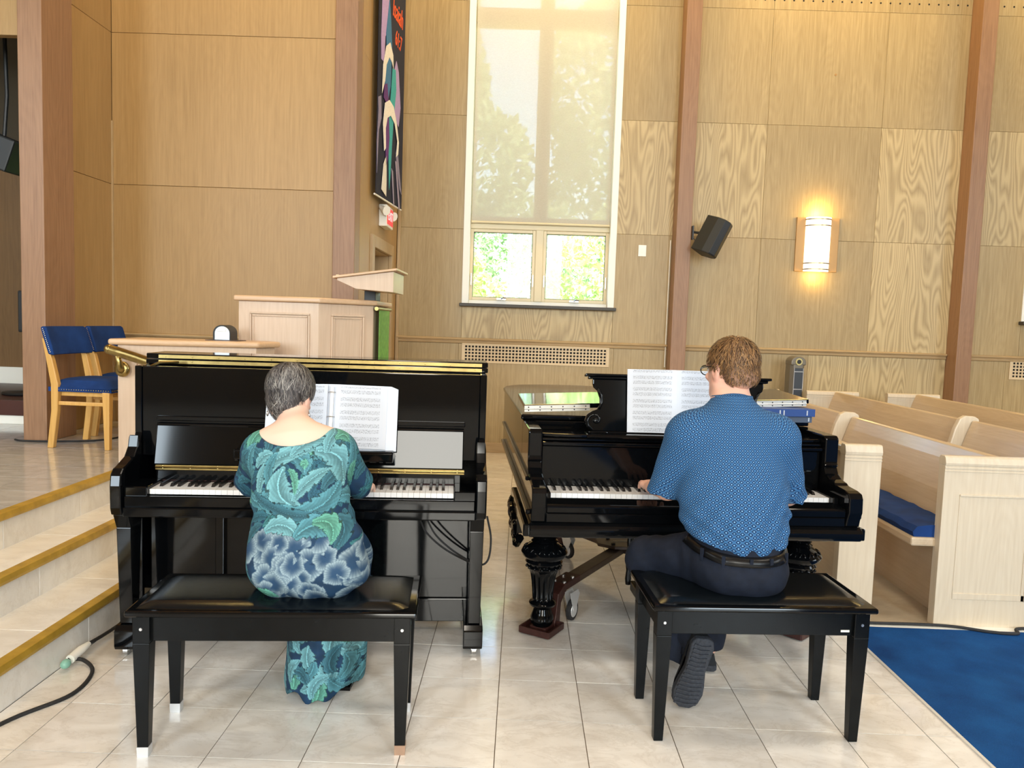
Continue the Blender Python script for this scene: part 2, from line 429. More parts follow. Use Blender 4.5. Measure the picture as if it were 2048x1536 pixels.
# ---- back wall with its window, panels and posts
WX0, WX1, WZ0, WZ1 = -.635, .955, 1.64, 5.6
Z1, Z2, Z3, Z4 = 1.245, 2.41, 3.60, 4.775
YB = 8.30
wb = MB()
for a, b in ((-1.6, WX0), (WX1, WX0+6.0), (WX1+6.0, 9.0)): wb.box(a, b, YB+.012, YB+.25, 0, 6.5)
for dx in (0, 6.0):
    wb.box(WX0+dx, WX1+dx, YB+.012, YB+.25, 0, WZ0-.02); wb.box(WX0+dx, WX1+dx, YB+.012, YB+.25, WZ1, 6.5)
wall = struct(wb, 'wall_back', DARKGAP)
def wall_panel(x0, x1, z0, z1, mat=OAK):
    g = .0010; panel(wall, 'panel', mat, x0+g, x1-g, YB, YB+.011, z0+g, z1-g)
for x0, x1 in ((-1.37, WX0-.02), (WX1+.02, 1.575), (1.73, 2.52), (2.52, 3.72), (3.72, 4.575), (4.73, 5.345), (WX1+6.02, 8.9)):
    for z0, z1 in ((Z1, Z2), (Z2, Z3), (Z3, Z4), (Z4, 6.4)): wall_panel(x0, x1, z0, z1)
for x0, x1 in ((WX0-.02, WX1+.02), (5.345, WX1+6.02)):
    wall_panel(x0, x1, Z1, WZ0-.03); wall_panel(x0, x1, WZ1+.03, 6.4)
for x0, x1 in ((-1.37, -.68), (-.68, 1.0), (1.0, 1.575), (1.73, 3.1), (3.1, 4.575), (4.73, 5.22), (5.22, 7.0), (7.0, 8.9)):
    wall_panel(x0, x1, .10, Z1-.06)
# acoustic holes of the top panels
hm = MB()
for x0, x1 in ((1.02, 1.55), (1.82, 4.56), (4.80, 5.3)):
    x = x0
    while x < x1:
        for r in range(5): hm.disc((x, YB-.0005, 4.87+r*.1), .0095, 'y', .002, 8)
        x += .1
o = hm.build('acoustic_hole', DARKV, wall); o['kind'] = 'stuff'
# chair rail: a two-ridge moulding
def rail(name, x0, x1, y, z, mat=OAKTRIM):
    pr = [(y+.01, z-.06), (y-.012, z-.058), (y-.018, z-.045), (y-.010, z-.036), (y-.012, z-.028), (y-.028, z-.022), (y-.034, z-.008), (y-.026, z), (y+.01, z+.002)]
    return struct(MB().prism(pr, 'x', x0, x1), name, mat, bevel=.002)
rail('trim_3', -1.36, 1.572, YB, Z1); rail('trim_4', 1.732, 4.572, YB, Z1); rail('trim_5', 4.732, 8.9, YB, Z1)
struct(MB().box(-1.36, 8.9, YB-.016, YB+.01, 0, .11), 'baseboard_back', OAKTRIM, bevel=.004)
for x in (1.575, 4.575, 7.575):
    struct(MB().box(x, x+.16, YB-.20, YB+.05, 0, 6.5), 'pillar', POST, bevel=.006)
struct(MB().box(-1.368, -1.335, YB-.03, YB+.01, .0, 6.4), 'trim_6', OAKTRIMZ, bevel=.006)
tag(MB().tube([(1.556, YB-.012, 1.0), (1.556, YB-.012, 2.36)], .006, 6).build('conduit', WHITEP),
    'thin white conduit running up beside the first wall post', 'conduit')

def make_window(dx):
    w = empty('window_1', (dx, 0, 0)); w['kind'] = 'structure'
    cx = (WX0+WX1)/2
    f = MB()
    for a, b in ((WX0-.025, WX0+.045), (WX1-.045, WX1+.025)): f.box(a, b, YB-.014, YB+.24, WZ0-.02, WZ1)
    f.box(WX0, WX1, YB+.0, YB+.24, WZ1-.05, WZ1).box(WX0, WX1, YB+.10, YB+.24, WZ0-.02, WZ0+.02)
    f.build('jamb', WHITEP, w, .004)
    MB().box(cx-.042, cx+.042, YB+.09, YB+.19, WZ0+.02, WZ1-.05).build('mullion', CREAM, w, .006)
    MB().box(WX0+.045, WX1-.045, YB+.085, YB+.19, 2.43, 2.53).build('transom', CREAM, w, .006)
    MB().box(WX0+.045, WX1-.045, YB+.085, YB+.19, 4.59, 4.72).build('transom', CREAM, w, .006)
    for s in (-1, 1):
        a, b = (WX0+.045, cx-.042) if s < 0 else (cx+.042, WX1-.045)
        for z0, z1 in ((WZ0+.02, 2.43), (2.53, 4.59), (4.72, WZ1-.05)):
            sh = MB(); e = .034
            sh.box(a, a+e, YB+.10, YB+.17, z0, z1).box(b-e, b, YB+.10, YB+.17, z0, z1)
            sh.box(a+e, b-e, YB+.10, YB+.17, z0, z0+e).box(a+e, b-e, YB+.10, YB+.17, z1-e, z1)
            so = sh.build('sash', CREAM, w, .005)
            MB().box(a+e-.004, b-e+.004, YB+.130, YB+.136, z0+e-.004, z1-e+.004).build('pane', GLASS, so)
            if z0 < 2:
                gm = MB()
                for q, r in ((a+e, a+e+.006), (b-e-.006, b-e)): gm.box(q, r, YB+.122, YB+.128, z0+e, z1-e)
                gm.box(a+e, b-e, YB+.122, YB+.128, z0+e, z0+e+.006).box(a+e, b-e, YB+.122, YB+.128, z1-e-.006, z1-e)
                gm.build('gasket', IRON, so)
                m = (a+b)/2
                MB().box(m-.05, m+.05, YB+.08, YB+.10, z0+.008, z0+.028).tube([(m, YB+.08, z0+.02), (m+.02, YB+.04, z0+.035), (m+.055, YB+.035, z0+.03)], .007, 8).build('crank_handle', STEEL, w, smooth=True)
                for q in (a+.018, b-.018):
                    MB().box(q-.006, q+.006, YB+.085, YB+.10, z0+.16, z0+.29).build('latch', STEEL, w, .002)
    MB().box(WX0-.045, WX1+.045, YB-.085, YB+.10, WZ0-.055, WZ0-.02).build('sill', SLATE, w, .006)
    return w
win = make_window(0)
win2 = copy_tree(win); win2.name = 'window_2'; win2.location = (6.0, 0, 0)
def roller(dx, label):
    r = empty('roller_shade', (dx, 0, 0), 0, label, 'window shade')
    MB().box(WX0+.055, WX1-.05, YB+.044, YB+.0455, 2.50, WZ1-.06).build('screen_fabric', SHADE, r)
    MB().tube([(WX0+.055, YB+.045, 2.495), (WX1-.05, YB+.045, 2.495)], .012, 8).build('hem_bar', CREAM, r, smooth=True)
    MB().tube([(WX0+.05, YB+.06, WZ1-.09), (WX1-.048, YB+.06, WZ1-.09)], .03, 10).build('roller_tube', WHITEP, r, smooth=True)
roller(0, 'sheer cream roller shade covering the upper part of the tall central window')
roller(6.0, 'sheer roller shade on the window at the far right edge')

# ---- chancel wall, its end post and the return wall with the door
YC = 6.25
wc = struct(MB().box(-3.42, -1.40, YC+.012, YC+.2, 0, 6.5), 'wall_chancel', DARKGAP)
for z0, z1 in ((STZ, 1.17), (1.235, 2.43), (2.43, 3.62), (3.62, 4.81), (4.81, 6.4)):
    panel(wc, 'panel', OAKSIDE, -3.348, -1.552, YC, YC+.011, z0+.0015, z1-.0015)
rail('trim_7', -3.34, -1.555, YC, 1.235)
struct(MB().box(-1.552, -1.372, YC-.03, YC+.16, 0, 6.5), 'pillar', POST, bevel=.006)
MB().box(-3.352, -3.338, YC-.014, YC, STZ, 2.93).build('trim_8', OAKTRIMZ)['kind'] = 'structure'
ws = struct(MB().box(-3.42, -3.362, 5.44, YC+.2, 0, 6.5), 'wall_side', DARKGAP)
for z0, z1 in ((STZ, 2.43), (2.43, 3.62), (3.62, 4.81), (4.81, 6.4)):
    panel(ws, 'panel', OAKSIDE, -3.361, -3.35, 5.50, YC-.002, z0+.0015, z1-.0015)
struct(MB().box(-3.385, -3.222, 5.15, 5.50, STZ, 6.5), 'pillar', POST, bevel=.006)
# return wall, x = -1.37, with a doorway y 6.95 .. 7.86
DY0, DY1, DZ = 6.95, 7.86, 2.06
rw = struct(MB().box(-1.6, -1.384, YC+.1, DY0, 0, 6.5).box(-1.6, -1.384, DY1, YB+.1, 0, 6.5).box(-1.6, -1.384, DY0, DY1, DZ, 6.5), 'wall_return', DARKGAP)
for y0, y1, z0, z1 in ((YC+.16, DY0-.1, 0, 3.6), (YC+.16, DY0-.1, 3.6, 6.4), (DY0-.1, DY1+.1, DZ+.1, 3.6), (DY0-.1, DY1+.1, 3.6, 6.4), (DY1+.1, YB-.03, 0, 3.6), (DY1+.1, YB-.03, 3.6, 6.4)):
    panel(rw, 'panel', OAKSIDE, -1.383, -1.371, y0+.0015, y1-.0015, z0, z1)
dr = empty('door_1', (0, 0, 0)); dr['kind'] = 'structure'
MB().box(-1.384, -1.345, DY0-.11, DY0, 0, DZ+.11).box(-1.384, -1.345, DY1, DY1+.11, 0, DZ+.11).box(-1.384, -1.345, DY0, DY1, DZ, DZ+.11).build('door_casing', OAKTRIMZ, dr, .006)
MB().box(-1.575, -1.53, DY0+.005, DY1-.005, .01, DZ-.005).build('door_leaf', OAK, dr, .003)
MB().box(-1.60, -1.384, DY0, DY0+.004, 0, DZ).box(-1.60, -1.384, DY1-.004, DY1, 0, DZ).box(-1.60, -1.384, DY0, DY1, DZ-.004, DZ).build('door_jamb', OAKTRIMZ, dr)
MB().tube([(-1.53, DY0+.08, 1.0), (-1.48, DY0+.08, 1.0), (-1.48, DY0+.19, 1.0)], .01, 8).build('door_handle', BRASS, dr, smooth=True)

# ---- the dim organ alcove beyond the first post
struct(MB().box(-6.2, -3.39, 5.28, 5.34, 3.24, 6.5), 'wall_lintel', OAKSIDE)
struct(MB().box(-6.2, -3.36, 7.3, 7.5, 0, 6.5), 'wall_alcove', wood('shaded_oak', srgb(104, 76, 44), srgb(132, 100, 62)))  # the alcove's dimness is put into this darker wood colour
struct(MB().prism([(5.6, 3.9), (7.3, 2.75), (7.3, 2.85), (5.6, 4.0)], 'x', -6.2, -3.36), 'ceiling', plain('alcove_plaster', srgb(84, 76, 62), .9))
struct(MB().box(-6.1, -3.37, 7.26, 7.3, STZ, STZ+.34), 'baseboard_alcove', WHITEP)
# ---- walls and ceiling closing the room
struct(MB().box(-6.2, 9.2, -6.3, 8.6, 6.5, 6.7), 'ceiling', wood('ceiling_boards', srgb(140, 108, 74), srgb(170, 136, 98), axis='Y', var=.02))
struct(MB().box(9.0, 9.2, -6.3, 8.6, -.05, 6.5), 'wall_right', OAK)
struct(MB().box(-6.4, -6.2, -6.3, 7.5, -.05, 6.5), 'wall_left', OAK)
struct(MB().box(-6.2, 9.0, -6.3, -6.0, -.05, 6.5), 'wall_rear', OAK)
struct(MB().box(-6.2, RISX[0], -6.0, .6, -.05, 0), 'floor', TILE)
for _x in (-4.7, .3, 4.4):
    wf = MB()
    wf.box(_x-.86, _x-.80, -6.0, -5.92, 1.45, 4.95).box(_x+.80, _x+.86, -6.0, -5.92, 1.45, 4.95).box(_x-.8, _x+.8, -6.0, -5.92, 1.45, 1.5).box(_x-.8, _x+.8, -6.0, -5.92, 4.9, 4.95)
    struct(wf, 'window_3', WHITEP)
# ================================================================== on the back wall
g = empty('radiator_grille', (.155, YB, 1.085), 0, 'almond metal radiator grille with square holes under the tall central window', 'grille')
gw, gh = .80, .105
MB().box(-gw, gw, -.012, 0, -gh, -gh+.018).box(-gw, gw, -.012, 0, gh-.018, gh).box(-gw, -gw+.03, -.012, 0, -gh+.018, gh-.018).box(gw-.03, gw, -.012, 0, -gh+.018, gh-.018).build('frame', ALMOND, g, .003)
MB().box(-gw+.03, gw-.03, -.003, -.001, -gh+.018, gh-.018).build('backing', DARKV, g)
lat = MB(); n = 42
for i in range(n+1):
    x = -gw+.03+(2*gw-.06)*i/n; lat.box(x-.0068, x+.0068, -.009, -.003, -gh+.018, gh-.018)
for i in range(6):
    z = -gh+.018+(2*gh-.036)*i/5; lat.box(-gw+.03, gw-.03, -.0085, -.0025, z-.0068, z+.0068)
lat.build('lattice', ALMOND, g)['kind'] = 'stuff'
g2 = copy_tree(g); g2.location = (6.06, YB, 1.10); tag(g2, 'almond metal radiator grille at the right edge, beyond the second wall post', 'grille')

sc = empty('wall_sconce', (3.11, YB, 2.36), 0, 'lit half round glass wall sconce with gold bands on a square wooden plate', 'wall lamp')
MB().box(-.225, .225, -.022, 0, -.285, .285).build('back_plate', PLATE, sc, .004)
half = [(.132*math.cos(a), -.022-.105*math.sin(a)) for a in np.linspace(0, math.pi, 17)]
MB().prism(half, 'z', -.283, .283).build('glass_shade', emit_mat('lit_opal_glass', (1.0, .88, .66, 1), 2.6), sc, smooth=True)
def band(z, h):
    o_ = [(.136*math.cos(a), -.022-.109*math.sin(a)) for a in np.linspace(0, math.pi, 17)]
    i_ = [(.131*math.cos(a), -.022-.104*math.sin(a)) for a in np.linspace(math.pi, 0, 17)]
    return MB().prism(o_+i_, 'z', z, z+h)
for z in (-.268, -.205, .19, .255): band(z, .011).build('gold_band', BRASS, sc, smooth=True)
for dz in (.33, -.33):
    l = bpy.data.lights.new('sconce_bulb', 'POINT'); l.energy = 7 if dz > 0 else 4; l.color = (1, .64, .16); l.shadow_soft_size = .06
    lo = bpy.data.objects.new('sconce_bulb', l); COL.objects.link(lo); lo.location = (3.11, YB-.10, 2.36+dz)

sp = empty('wall_speaker', (1.735, 8.08, 2.40), 0, 'black loudspeaker tilted down on a bracket beside the first wall post', 'speaker')
R_ = Matrix.Translation((.185, -.12, -.035)) @ Matrix.Rotation(math.radians(25), 4, 'Y') @ Matrix.Rotation(math.radians(38), 4, 'Z')
m = MB(); m.M = R_; m.prism([(-.10, .11), (-.10, -.04), (-.07, -.11), (0, -.135), (.07, -.11), (.10, -.04), (.10, .11)], 'z', -.19, .19); m.build('cabinet', PLASTIC, sp, .008)
m = MB(); m.M = R_; m.prism([(-.095, -.045), (-.068, -.115), (0, -.141), (.068, -.115), (.095, -.045)], 'z', -.18, .18); m.build('grille', IRON, sp, .004)
MB().tube([(.0, .0, .03), (.06, -.02, .02), (.15, -.05, .0), (.20, -.06, .0)], .014, 8).box(-.001, .012, -.03, .03, -.05, .09).build('bracket', IRON, sp, smooth=True)
MB().tube([(.01, .01, -.02), (.05, -.03, -.09), (.12, -.05, -.10), (.18, -.06, -.06)], .004, 6).build('cable', IRON, sp)
sw = empty('light_switch', (1.26, YB, 2.24), 0, 'small white blank plate on the wall right of the tall window', 'wall plate')
MB().box(-.042, .042, -.008, 0, -.06, .06).build('cover_plate', WHITEP, sw, .003)
MB().box(-.012, .012, -.011, -.008, -.022, .022).build('rocker', WHITEP, sw, .002)
nl = MB().disc((3.20, YB-.002, 4.13), .012, 'y', .004, 10).build('wall_mark', plain('filler', srgb(170, 130, 80), .8)); tag(nl, 'tiny filled patch high on the wood panel above the sconce', 'patch')

# ---- exit sign on the return wall
ex = empty('exit_sign', (-1.37, 7.22, 2.395), 0, 'small white exit sign with red face and twin lamps under the banner', 'sign')
MB().box(0, .075, 0, .34, -.11, .09).build('housing', WHITEP, ex, .006)
MB().box(.075, .079, .02, .32, -.085, .07).build('sign_face', emit_mat('exit_red', (1, .12, .10, 1), .9), ex)
for yy in (-.03, .38):
    MB().tube([(.02, yy*.9, .06), (.06, yy-.02, .03), (.085, yy-.04, .02)], [.02, .035, .045], 12).build('lamp_head', WHITEP, ex, smooth=True)
fc = bpy.data.curves.new('exit_text', 'FONT'); fc.body = 'EXIT'; fc.size = .12; fc.extrude = .001; fc.align_x = 'CENTER'; fc.align_y = 'CENTER'
def text_obj(name, curve, mat, parent, mtx):
    to = bpy.data.objects.new('tmp', curve); COL.objects.link(to)
    dg = bpy.context.evaluated_depsgraph_get(); me = bpy.data.meshes.new_from_object(to.evaluated_get(dg))
    COL.objects.unlink(to); bpy.data.objects.remove(to)
    me.materials.clear(); me.materials.append(mat)
    o = bpy.data.objects.new(name, me); COL.objects.link(o); o.parent = parent; o.matrix_local = mtx; return o
text_obj('lettering', fc, emit_mat('exit_letters', (1, .75, .7, 1), 1.0), ex, Matrix.Translation((.081, .17, -.008)) @ Matrix.Rotation(math.pi/2, 4, 'Z') @ Matrix.Rotation(math.pi/2, 4, 'X'))

# ---- the banner hanging by the return wall. local: u along the cloth (towards the back wall), z down from the top
BA = Vector((-1.325, 6.80, 0)); BB = Vector((-1.245, 7.72, 0)); BW = (BB-BA).length
ban = empty('banner', (BA.x, BA.y, 0), 0, 'long dark navy wall banner with appliqued figures and orange lettering', 'banner')
Rb = Matrix.Rotation(math.atan2(BB.y-BA.y, BB.x-BA.x), 4, 'Z')
NAVY = plain('navy_felt', srgb(26, 28, 48), .95, noise=.2, nscale=80.)
def felt(name, rgb, pts, lift, z_of=None):
    m = MB(); m.M = Rb; P = [(p[0]*BW, 2.50+p[1]*1.92) for p in pts]
    m.prism(P, 'y', -lift-.003, -lift); return m.build(name, plain('felt_'+name, srgb(*rgb), .95, noise=.08, nscale=60.), ban)
m = MB(); m.M = Rb; m.box(0, BW, -.004, 0, 2.50, 5.15); m.build('cloth', NAVY, ban)
m = MB(); m.M = Rb; m.tube([(-.04, 0, 5.16), (BW+.04, 0, 5.16)], .014, 10); m.build('hanging_rod', OAKTRIM, ban, smooth=True)
m = MB(); m.M = Rb; m.tube([(-.03, 0, 2.505), (BW, 0, 2.505)], .008, 8); m.build('weight_rod', WHITEP, ban, smooth=True)
# figures: u 0..1, v 0 (bottom) .. 1 (z 4.85)
for nm, c, pts, l in (
    ('lilac_robe', (176, 150, 196), [(.10,.62),(.08,.72),(.10,.88),(.34,.93),(.36,.80),(.22,.74),(.20,.62)], .004),
    ('lilac_shape', (168, 146, 190), [(.52,.60),(.66,.70),(.76,.66),(.86,.50),(.80,.40),(.62,.42),(.56,.52)], .004),
    ('blue_shape', (58, 112, 150), [(.34,.93),(.40,.86),(.46,.74),(.44,.55),(.36,.48),(.24,.52),(.28,.66),(.24,.76)], .0075),
    ('teal_shape', (60, 160, 160), [(.46,.52),(.50,.64),(.62,.65),(.66,.56),(.58,.42),(.54,.30),(.50,.14),(.46,.06),(.42,.20),(.40,.34),(.42,.44)], .0075),
    ('purple_shape', (92, 48, 110), [(.20,.52),(.30,.54),(.36,.46),(.32,.44),(.18,.46)], .011),
    ('purple_stripe', (96, 52, 116), [(.26,.36),(.38,.40),(.42,.30),(.38,.20),(.30,.16),(.28,.26)], .011),
    ('white_hood', (226, 220, 208), [(.12,.47),(.14,.60),(.24,.70),(.38,.74),(.50,.70),(.52,.64),(.46,.66),(.36,.67),(.26,.62),(.22,.54)], .011),
    ('white_halo', (230, 224, 212), [(.22,.22),(.16,.34),(.22,.44),(.38,.475),(.54,.465),(.68,.40),(.78,.32),(.76,.26),(.68,.24),(.72,.32),(.60,.39),(.44,.41),(.32,.385),(.26,.33),(.28,.24)], .0145),
    ('white_strip', (222, 216, 206), [(.16,.04),(.22,.16),(.32,.21),(.34,.10),(.34,.02)], .011),
    ('grey_strip', (150, 140, 158), [(.62,.01),(.66,.00),(.58,.16),(.52,.17)], .011),
    ('grey_strand', (150, 138, 156), [(.84,.00),(.90,.00),(.72,.22),(.66,.22)], .011),
    ('grey_ribbon', (136, 128, 150), [(.02,.10),(.06,.30),(.14,.36),(.12,.46),(.02,.44),(.04,.38),(.00,.24)], .004),
    ('grey_cord', (136, 128, 150), [(.70,.26),(.90,.10),(.98,.08),(.86,.20),(.76,.30)], .004)):
    felt(nm, c, pts, l)
ORANGE = plain('orange_felt', srgb(232, 92, 40), .9)
for body, u, z, size in (('Isaiah', .68, 4.20, .25), ('61:7', .72, 3.98, .20)):
    fc = bpy.data.curves.new('banner_text', 'FONT'); fc.body = body; fc.size = size; fc.extrude = .002; fc.align_x = 'CENTER'; fc.shear = .2
    text_obj('lettering', fc, ORANGE, ban, Rb @ Matrix.Translation((u*BW, -.006, z)) @ Matrix.Rotation(math.pi/2, 4, 'X') @ Matrix.Scale(.70, 4, (1, 0, 0)))

# ================================================================== chancel furniture
def framed_panel(root, p0, p1, z0, z1, inset=.012):
    """a raised moulding rectangle lying on the vertical face p0->p1"""
    p0 = Vector((p0[0], p0[1], 0)); p1 = Vector((p1[0], p1[1], 0)); L = (p1-p0).length
    M_ = Matrix.Translation(p0) @ Matrix.Rotation(math.atan2((p1-p0).y, (p1-p0).x), 4, 'Z')
    w = .028
    for k in range(2):
        m = MB(); m.M = M_; e = k*w*.55; d = inset-k*.005; b = w*.45
        m.box(e, L-e, -d, 0, z0+e, z0+e+b).box(e, L-e, -d, 0, z1-e-b, z1-e).box(e, e+b, -d, 0, z0+e+b, z1-e-b).box(L-e-b, L-e, -d, 0, z0+e+b, z1-e-b)
        m.build('panel_moulding', PALE, root, .004)
# pulpit
pu = empty('pulpit', (-1.42, 5.4, STZ), 0, 'tall bleached oak pulpit with framed panels on the chancel platform', 'pulpit')
pp = [(-1.855, 5.0), (-1.33, 5.0), (-1.03, 5.30), (-1.03, 5.86), (-1.20, 5.86), (-1.20, 5.40), (-1.42, 5.17), (-1.855, 5.17)]
pl = [(x+1.42, y-5.4) for x, y in pp]
MB().prism(pl, 'z', 0, 1.005).build('body', PALE, pu, .003)
def grow(poly, d):
    c = np.mean(poly, axis=0); return [(c[0]+(x-c[0])*(1+d), c[1]+(y-c[1])*(1+d)) for x, y in poly]
cap = [(-1.88,4.972),(-1.318,4.972),(-1.002,5.288),(-1.002,5.89),(-1.225,5.89),(-1.225,5.41),(-1.43,5.20),(-1.88,5.20)]
MB().prism([(x+1.42, y-5.4) for x, y in cap], 'z', 1.005, 1.04).build('cap_moulding', PALEX, pu, .010, seg=3)
framed_panel(pu, (-1.78+1.42, -.4), (-1.385+1.42, -.4), .18, .935)
framed_panel(pu, (-1.265+1.42, 5.065-5.4), (-1.085+1.42, 5.245-5.4), .18, .935)
MB().box(.30, .38, .02, .20, 1.04, 1.12).build('desk_stem', IRON, pu, .004)
dk = [(.185, 1.215), (.55, 1.10), (.55, 1.295), (.185, 1.235)]
MB().prism([(.17, 1.165), (.30, 1.11), (.55, 1.095), (.55, 1.235), (.17, 1.18)], 'y', -.25, .19).build('reading_desk', PALE, pu, .003)
MB().prism([(.145, 1.176), (.575, 1.24), (.575, 1.256), (.145, 1.192)], 'y', -.275, .215).build('desk_top', PALEX, pu, .004)
MB().box(.15, .17, -.2, .14, 1.192, 1.205).build('book_stop', CREAM, pu, .003)
MB().tube([(.50, .10, 1.25), (.50, .10, 1.275)], .012, 8).build('microphone_socket', IRON, pu, smooth=True)
MB().tube([(.415, -.12, .985), (.415, .42, .985)], .014, 10).build('brass_rod', BRASS, pu, smooth=True)
gc = MB(); ny, nz = 40, 20
V = [(.42+.010*math.sin(j*.9)*(i/nz)+.006, -.08+.40*j/ny, .975-.90*i/nz) for i in range(nz+1) for j in range(ny+1)]
F_ = [(i*(ny+1)+j, i*(ny+1)+j+1, (i+1)*(ny+1)+j+1, (i+1)*(ny+1)+j) for i in range(nz) for j in range(ny)]
gc.v = V; gc.f = F_
fr = gc.build('pulpit_fall', GREENC, None, smooth='all', loc=(-1.42, 5.4, STZ)); sd = fr.modifiers.new('thick', 'SOLIDIFY'); sd.thickness = .004
tag(fr, 'narrow green cloth fall hanging from the brass rod of the pulpit', 'cloth')

# clergy screen (a low desk) at the head of the steps
ds = empty('clergy_desk', (-2.345, 4.42, STZ), 0, 'low bleached oak clergy desk with rounded top at the head of the steps', 'desk')
dp = [(0, 0), (.20, .045), (.74, .20), (.80, .36), (.70, .46), (.60, .45), (0, .30)]
MB().prism(dp, 'z', .03, .715).build('body', PALE, ds, .003)
MB().prism([(x*1.0+.002, y+.002) for x, y in dp], 'z', 0, .03).build('plinth', WHITEP, ds)
tp = [(-.045, -.03), (.20, .012), (.765, .168), (.84, .36), (.72, .50), (.58, .49), (-.045, .34)]
MB().prism(tp, 'z', .715, .75).build('desk_top', PALEX, ds, .014, seg=4)
for x in (.095, .115, .135, .155):
    m = MB(); y = x*.225; m.box(x, x+.010, y-.010, y+.006, .05, .62); m.build('flute_moulding', PALE, ds, .003)
framed_panel(ds, (.26, .060), (.68, .188), .10, .62)
MB().box(.42, .62, .22, .36, .75, .754).build('leather_inlay', plain('dark_leather', srgb(60, 40, 30), .5), ds)
to = empty('table_radio', (-1.86, 4.78, STZ+.75), 0, 'small arched black and silver box standing on the clergy desk', 'box')
arch = [(-.055, 0), (.055, 0)]+[(.055*math.cos(a), .045+.05*math.sin(a)) for a in np.linspace(0, math.pi, 14)]
MB().prism(arch, 'y', -.05, .07).build('casing', PLASTIC, to, .003)
MB().prism([(x*.84+.005, z*.9+.002) for x, z in arch], 'y', -.056, -.05).build('silver_front', plain('silver_plastic', srgb(190, 198, 206), .3, .5), to, .002)
MB().box(-.03, .03, -.06, -.056, .055, .07).build('dial_window', WHITEP, to, .002)
# brass handrail beside the steps
hr = empty('handrail', (-2.335, 4.40, STZ), 0, 'round brass handrail with bracket rosette beside the steps', 'handrail')
MB().tube(spline([(-.02, -.05, .69), (.06, -.06, .67), (.22, -.12, .635), (.46, -.22, .575), (.50, -.30, .46), (.50, -.32, .0), (.5, -.32, -.155)], 6), .028, 12).ball((-.02, -.05, .69), .029).build('rail', BRASS, hr, smooth='all')
MB().tube([(.03, -.002, .575), (.03, -.03, .59), (.03, -.055, .66)], [.034, .018, .014], 14).build('bracket', BRASS, hr, smooth='all')
MB().ball((.03, -.004, .575), (.046, .022, .046)).build('rosette', BRASS, hr, smooth='all')

# two blue velvet chairs
def make_chair():
    r = empty('side_chair', (0, 0, 0))
    # local: faces +x ; seat .42 deep (x), .42 wide (y)
    s_ = MB(); P = []
    nx, nyy = 14, 12
    for i in range(nx+1):
        for j in range(nyy+1):
            u = i/nx*2-1; v = j/nyy*2-1
            e = max(0, 1-abs(u)**5)*max(0, 1-abs(v)**5)
            P.append((u*(.215+.0*v)+.0, v*(.20+.02*u), .40+.062*e**.45))
    f = [(i*(nyy+1)+j, (i+1)*(nyy+1)+j, (i+1)*(nyy+1)+j+1, i*(nyy+1)+j+1) for i in range(nx) for j in range(nyy)]
    s_.v = P; s_.f = f
    s_.box(-.213, .213, -.20, .20, .375, .403)
    s_.build('seat', VELVET, r, smooth=True)
    nm = MB()
    for sy in (-1, 1):
        for i in range(24): nm.ball((-.19+.385*i/23, sy*(.1985+.002*(i/12-1)), .388), .0042, 6, 4)
    for i in range(22): nm.ball((.2155, -.19+.38*i/21, .388), .0042, 6, 4)
    nm.build('seat_nail', BRASS, r)['kind'] = 'stuff'
    bk = MB(); n = 10; A = []
    for i in range(n+1):
        y = -.225+.45*i/n; c = -.022*(1-(2*i/n-1)**2)
        A.append((y*.93, c))
    for k, (dx, z) in enumerate(((0, .615), (.012, .62), (-.075, .80), (-.10, .795), (-.115, .79), (-.04, .61))): pass
    ring = [(-.178, .612), (-.165, .610), (-.178, .67), (-.198, .73), (-.215, .785), (-.232, .798), (-.256, .79), (-.25, .765), (-.228, .69), (-.205, .615)]
    V = []
    for y, c in A: V += [(x+c, y, z) for x, z in ring]
    q = len(ring)
    F = [(i*q+k, i*q+(k+1)%q, (i+1)*q+(k+1)%q, (i+1)*q+k) for i in range(n) for k in range(q)]+[tuple(range(q))[::-1], tuple(range(n*q, n*q+q))]
    bk.v = V; bk.f = [f_[::-1] for f_ in F]; bk.build('backrest', VELVET, r, .008, smooth=True)
    nb = MB()
    for sy in (-1, 1):
        for i in range(14):
            z = .63+.15*i/13; x = -.182-.33*(z-.63); nb.ball((x-.006, sy*.2105, z), .0042, 6, 4)
    nb.build('back_nail', STEEL, r)['kind'] = 'stuff'
    for sy in (-1, 1):
        y = sy*.185
        rear = [(-.225, 0), (-.185, 0), (-.150, .25), (-.145, .42), (-.182, .58), (-.226, .715), (-.252, .72), (-.228, .60), (-.195, .42), (-.195, .25)]
        MB().prism(rear, 'y', y-.018, y+.018).build('leg', CHAIRW, r, .005)
        MB().frustum((.165, .198, y-.018, y+.014), (.155, .205, y-.024, y+.022), 0, .378).build('leg', CHAIRW, r, .004)
        MB().box(-.185, .16, y-.008, y+.008, .285, .31).build('stretcher', CHAIRW, r, .004)
    MB().box(-.19, .16, -.165, .165, .345, .378).build('seat_frame', CHAIRW, r)
    return r
ch = make_chair(); ch.location = (-2.85, 5.12, STZ); ch.rotation_euler = (0, 0, math.radians(-3))
tag(ch, 'blue velvet side chair in front, standing by the first wooden post', 'chair', 'blue chairs in the chancel')
ch2 = copy_tree(ch); ch2.location = (-2.86, 5.64, STZ); tag(ch2, 'blue velvet side chair behind the other, half hidden by the clergy desk', 'chair')
cb = MB().tube(spline([(-3.45, 5.16, STZ+.008), (-3.36, 5.12, STZ+.008), (-3.1, 5.16, STZ+.008), (-2.9, 5.3, STZ+.006), (-2.8, 5.75, STZ+.006), (-2.5, 6.0, STZ+.006), (-2.1, 6.05, STZ+.006)], 8), .007, 6).build('floor_cable', RUBBER, None, smooth='all')
tag(cb, 'black cable lying on the chancel floor around the foot of the post', 'cable')

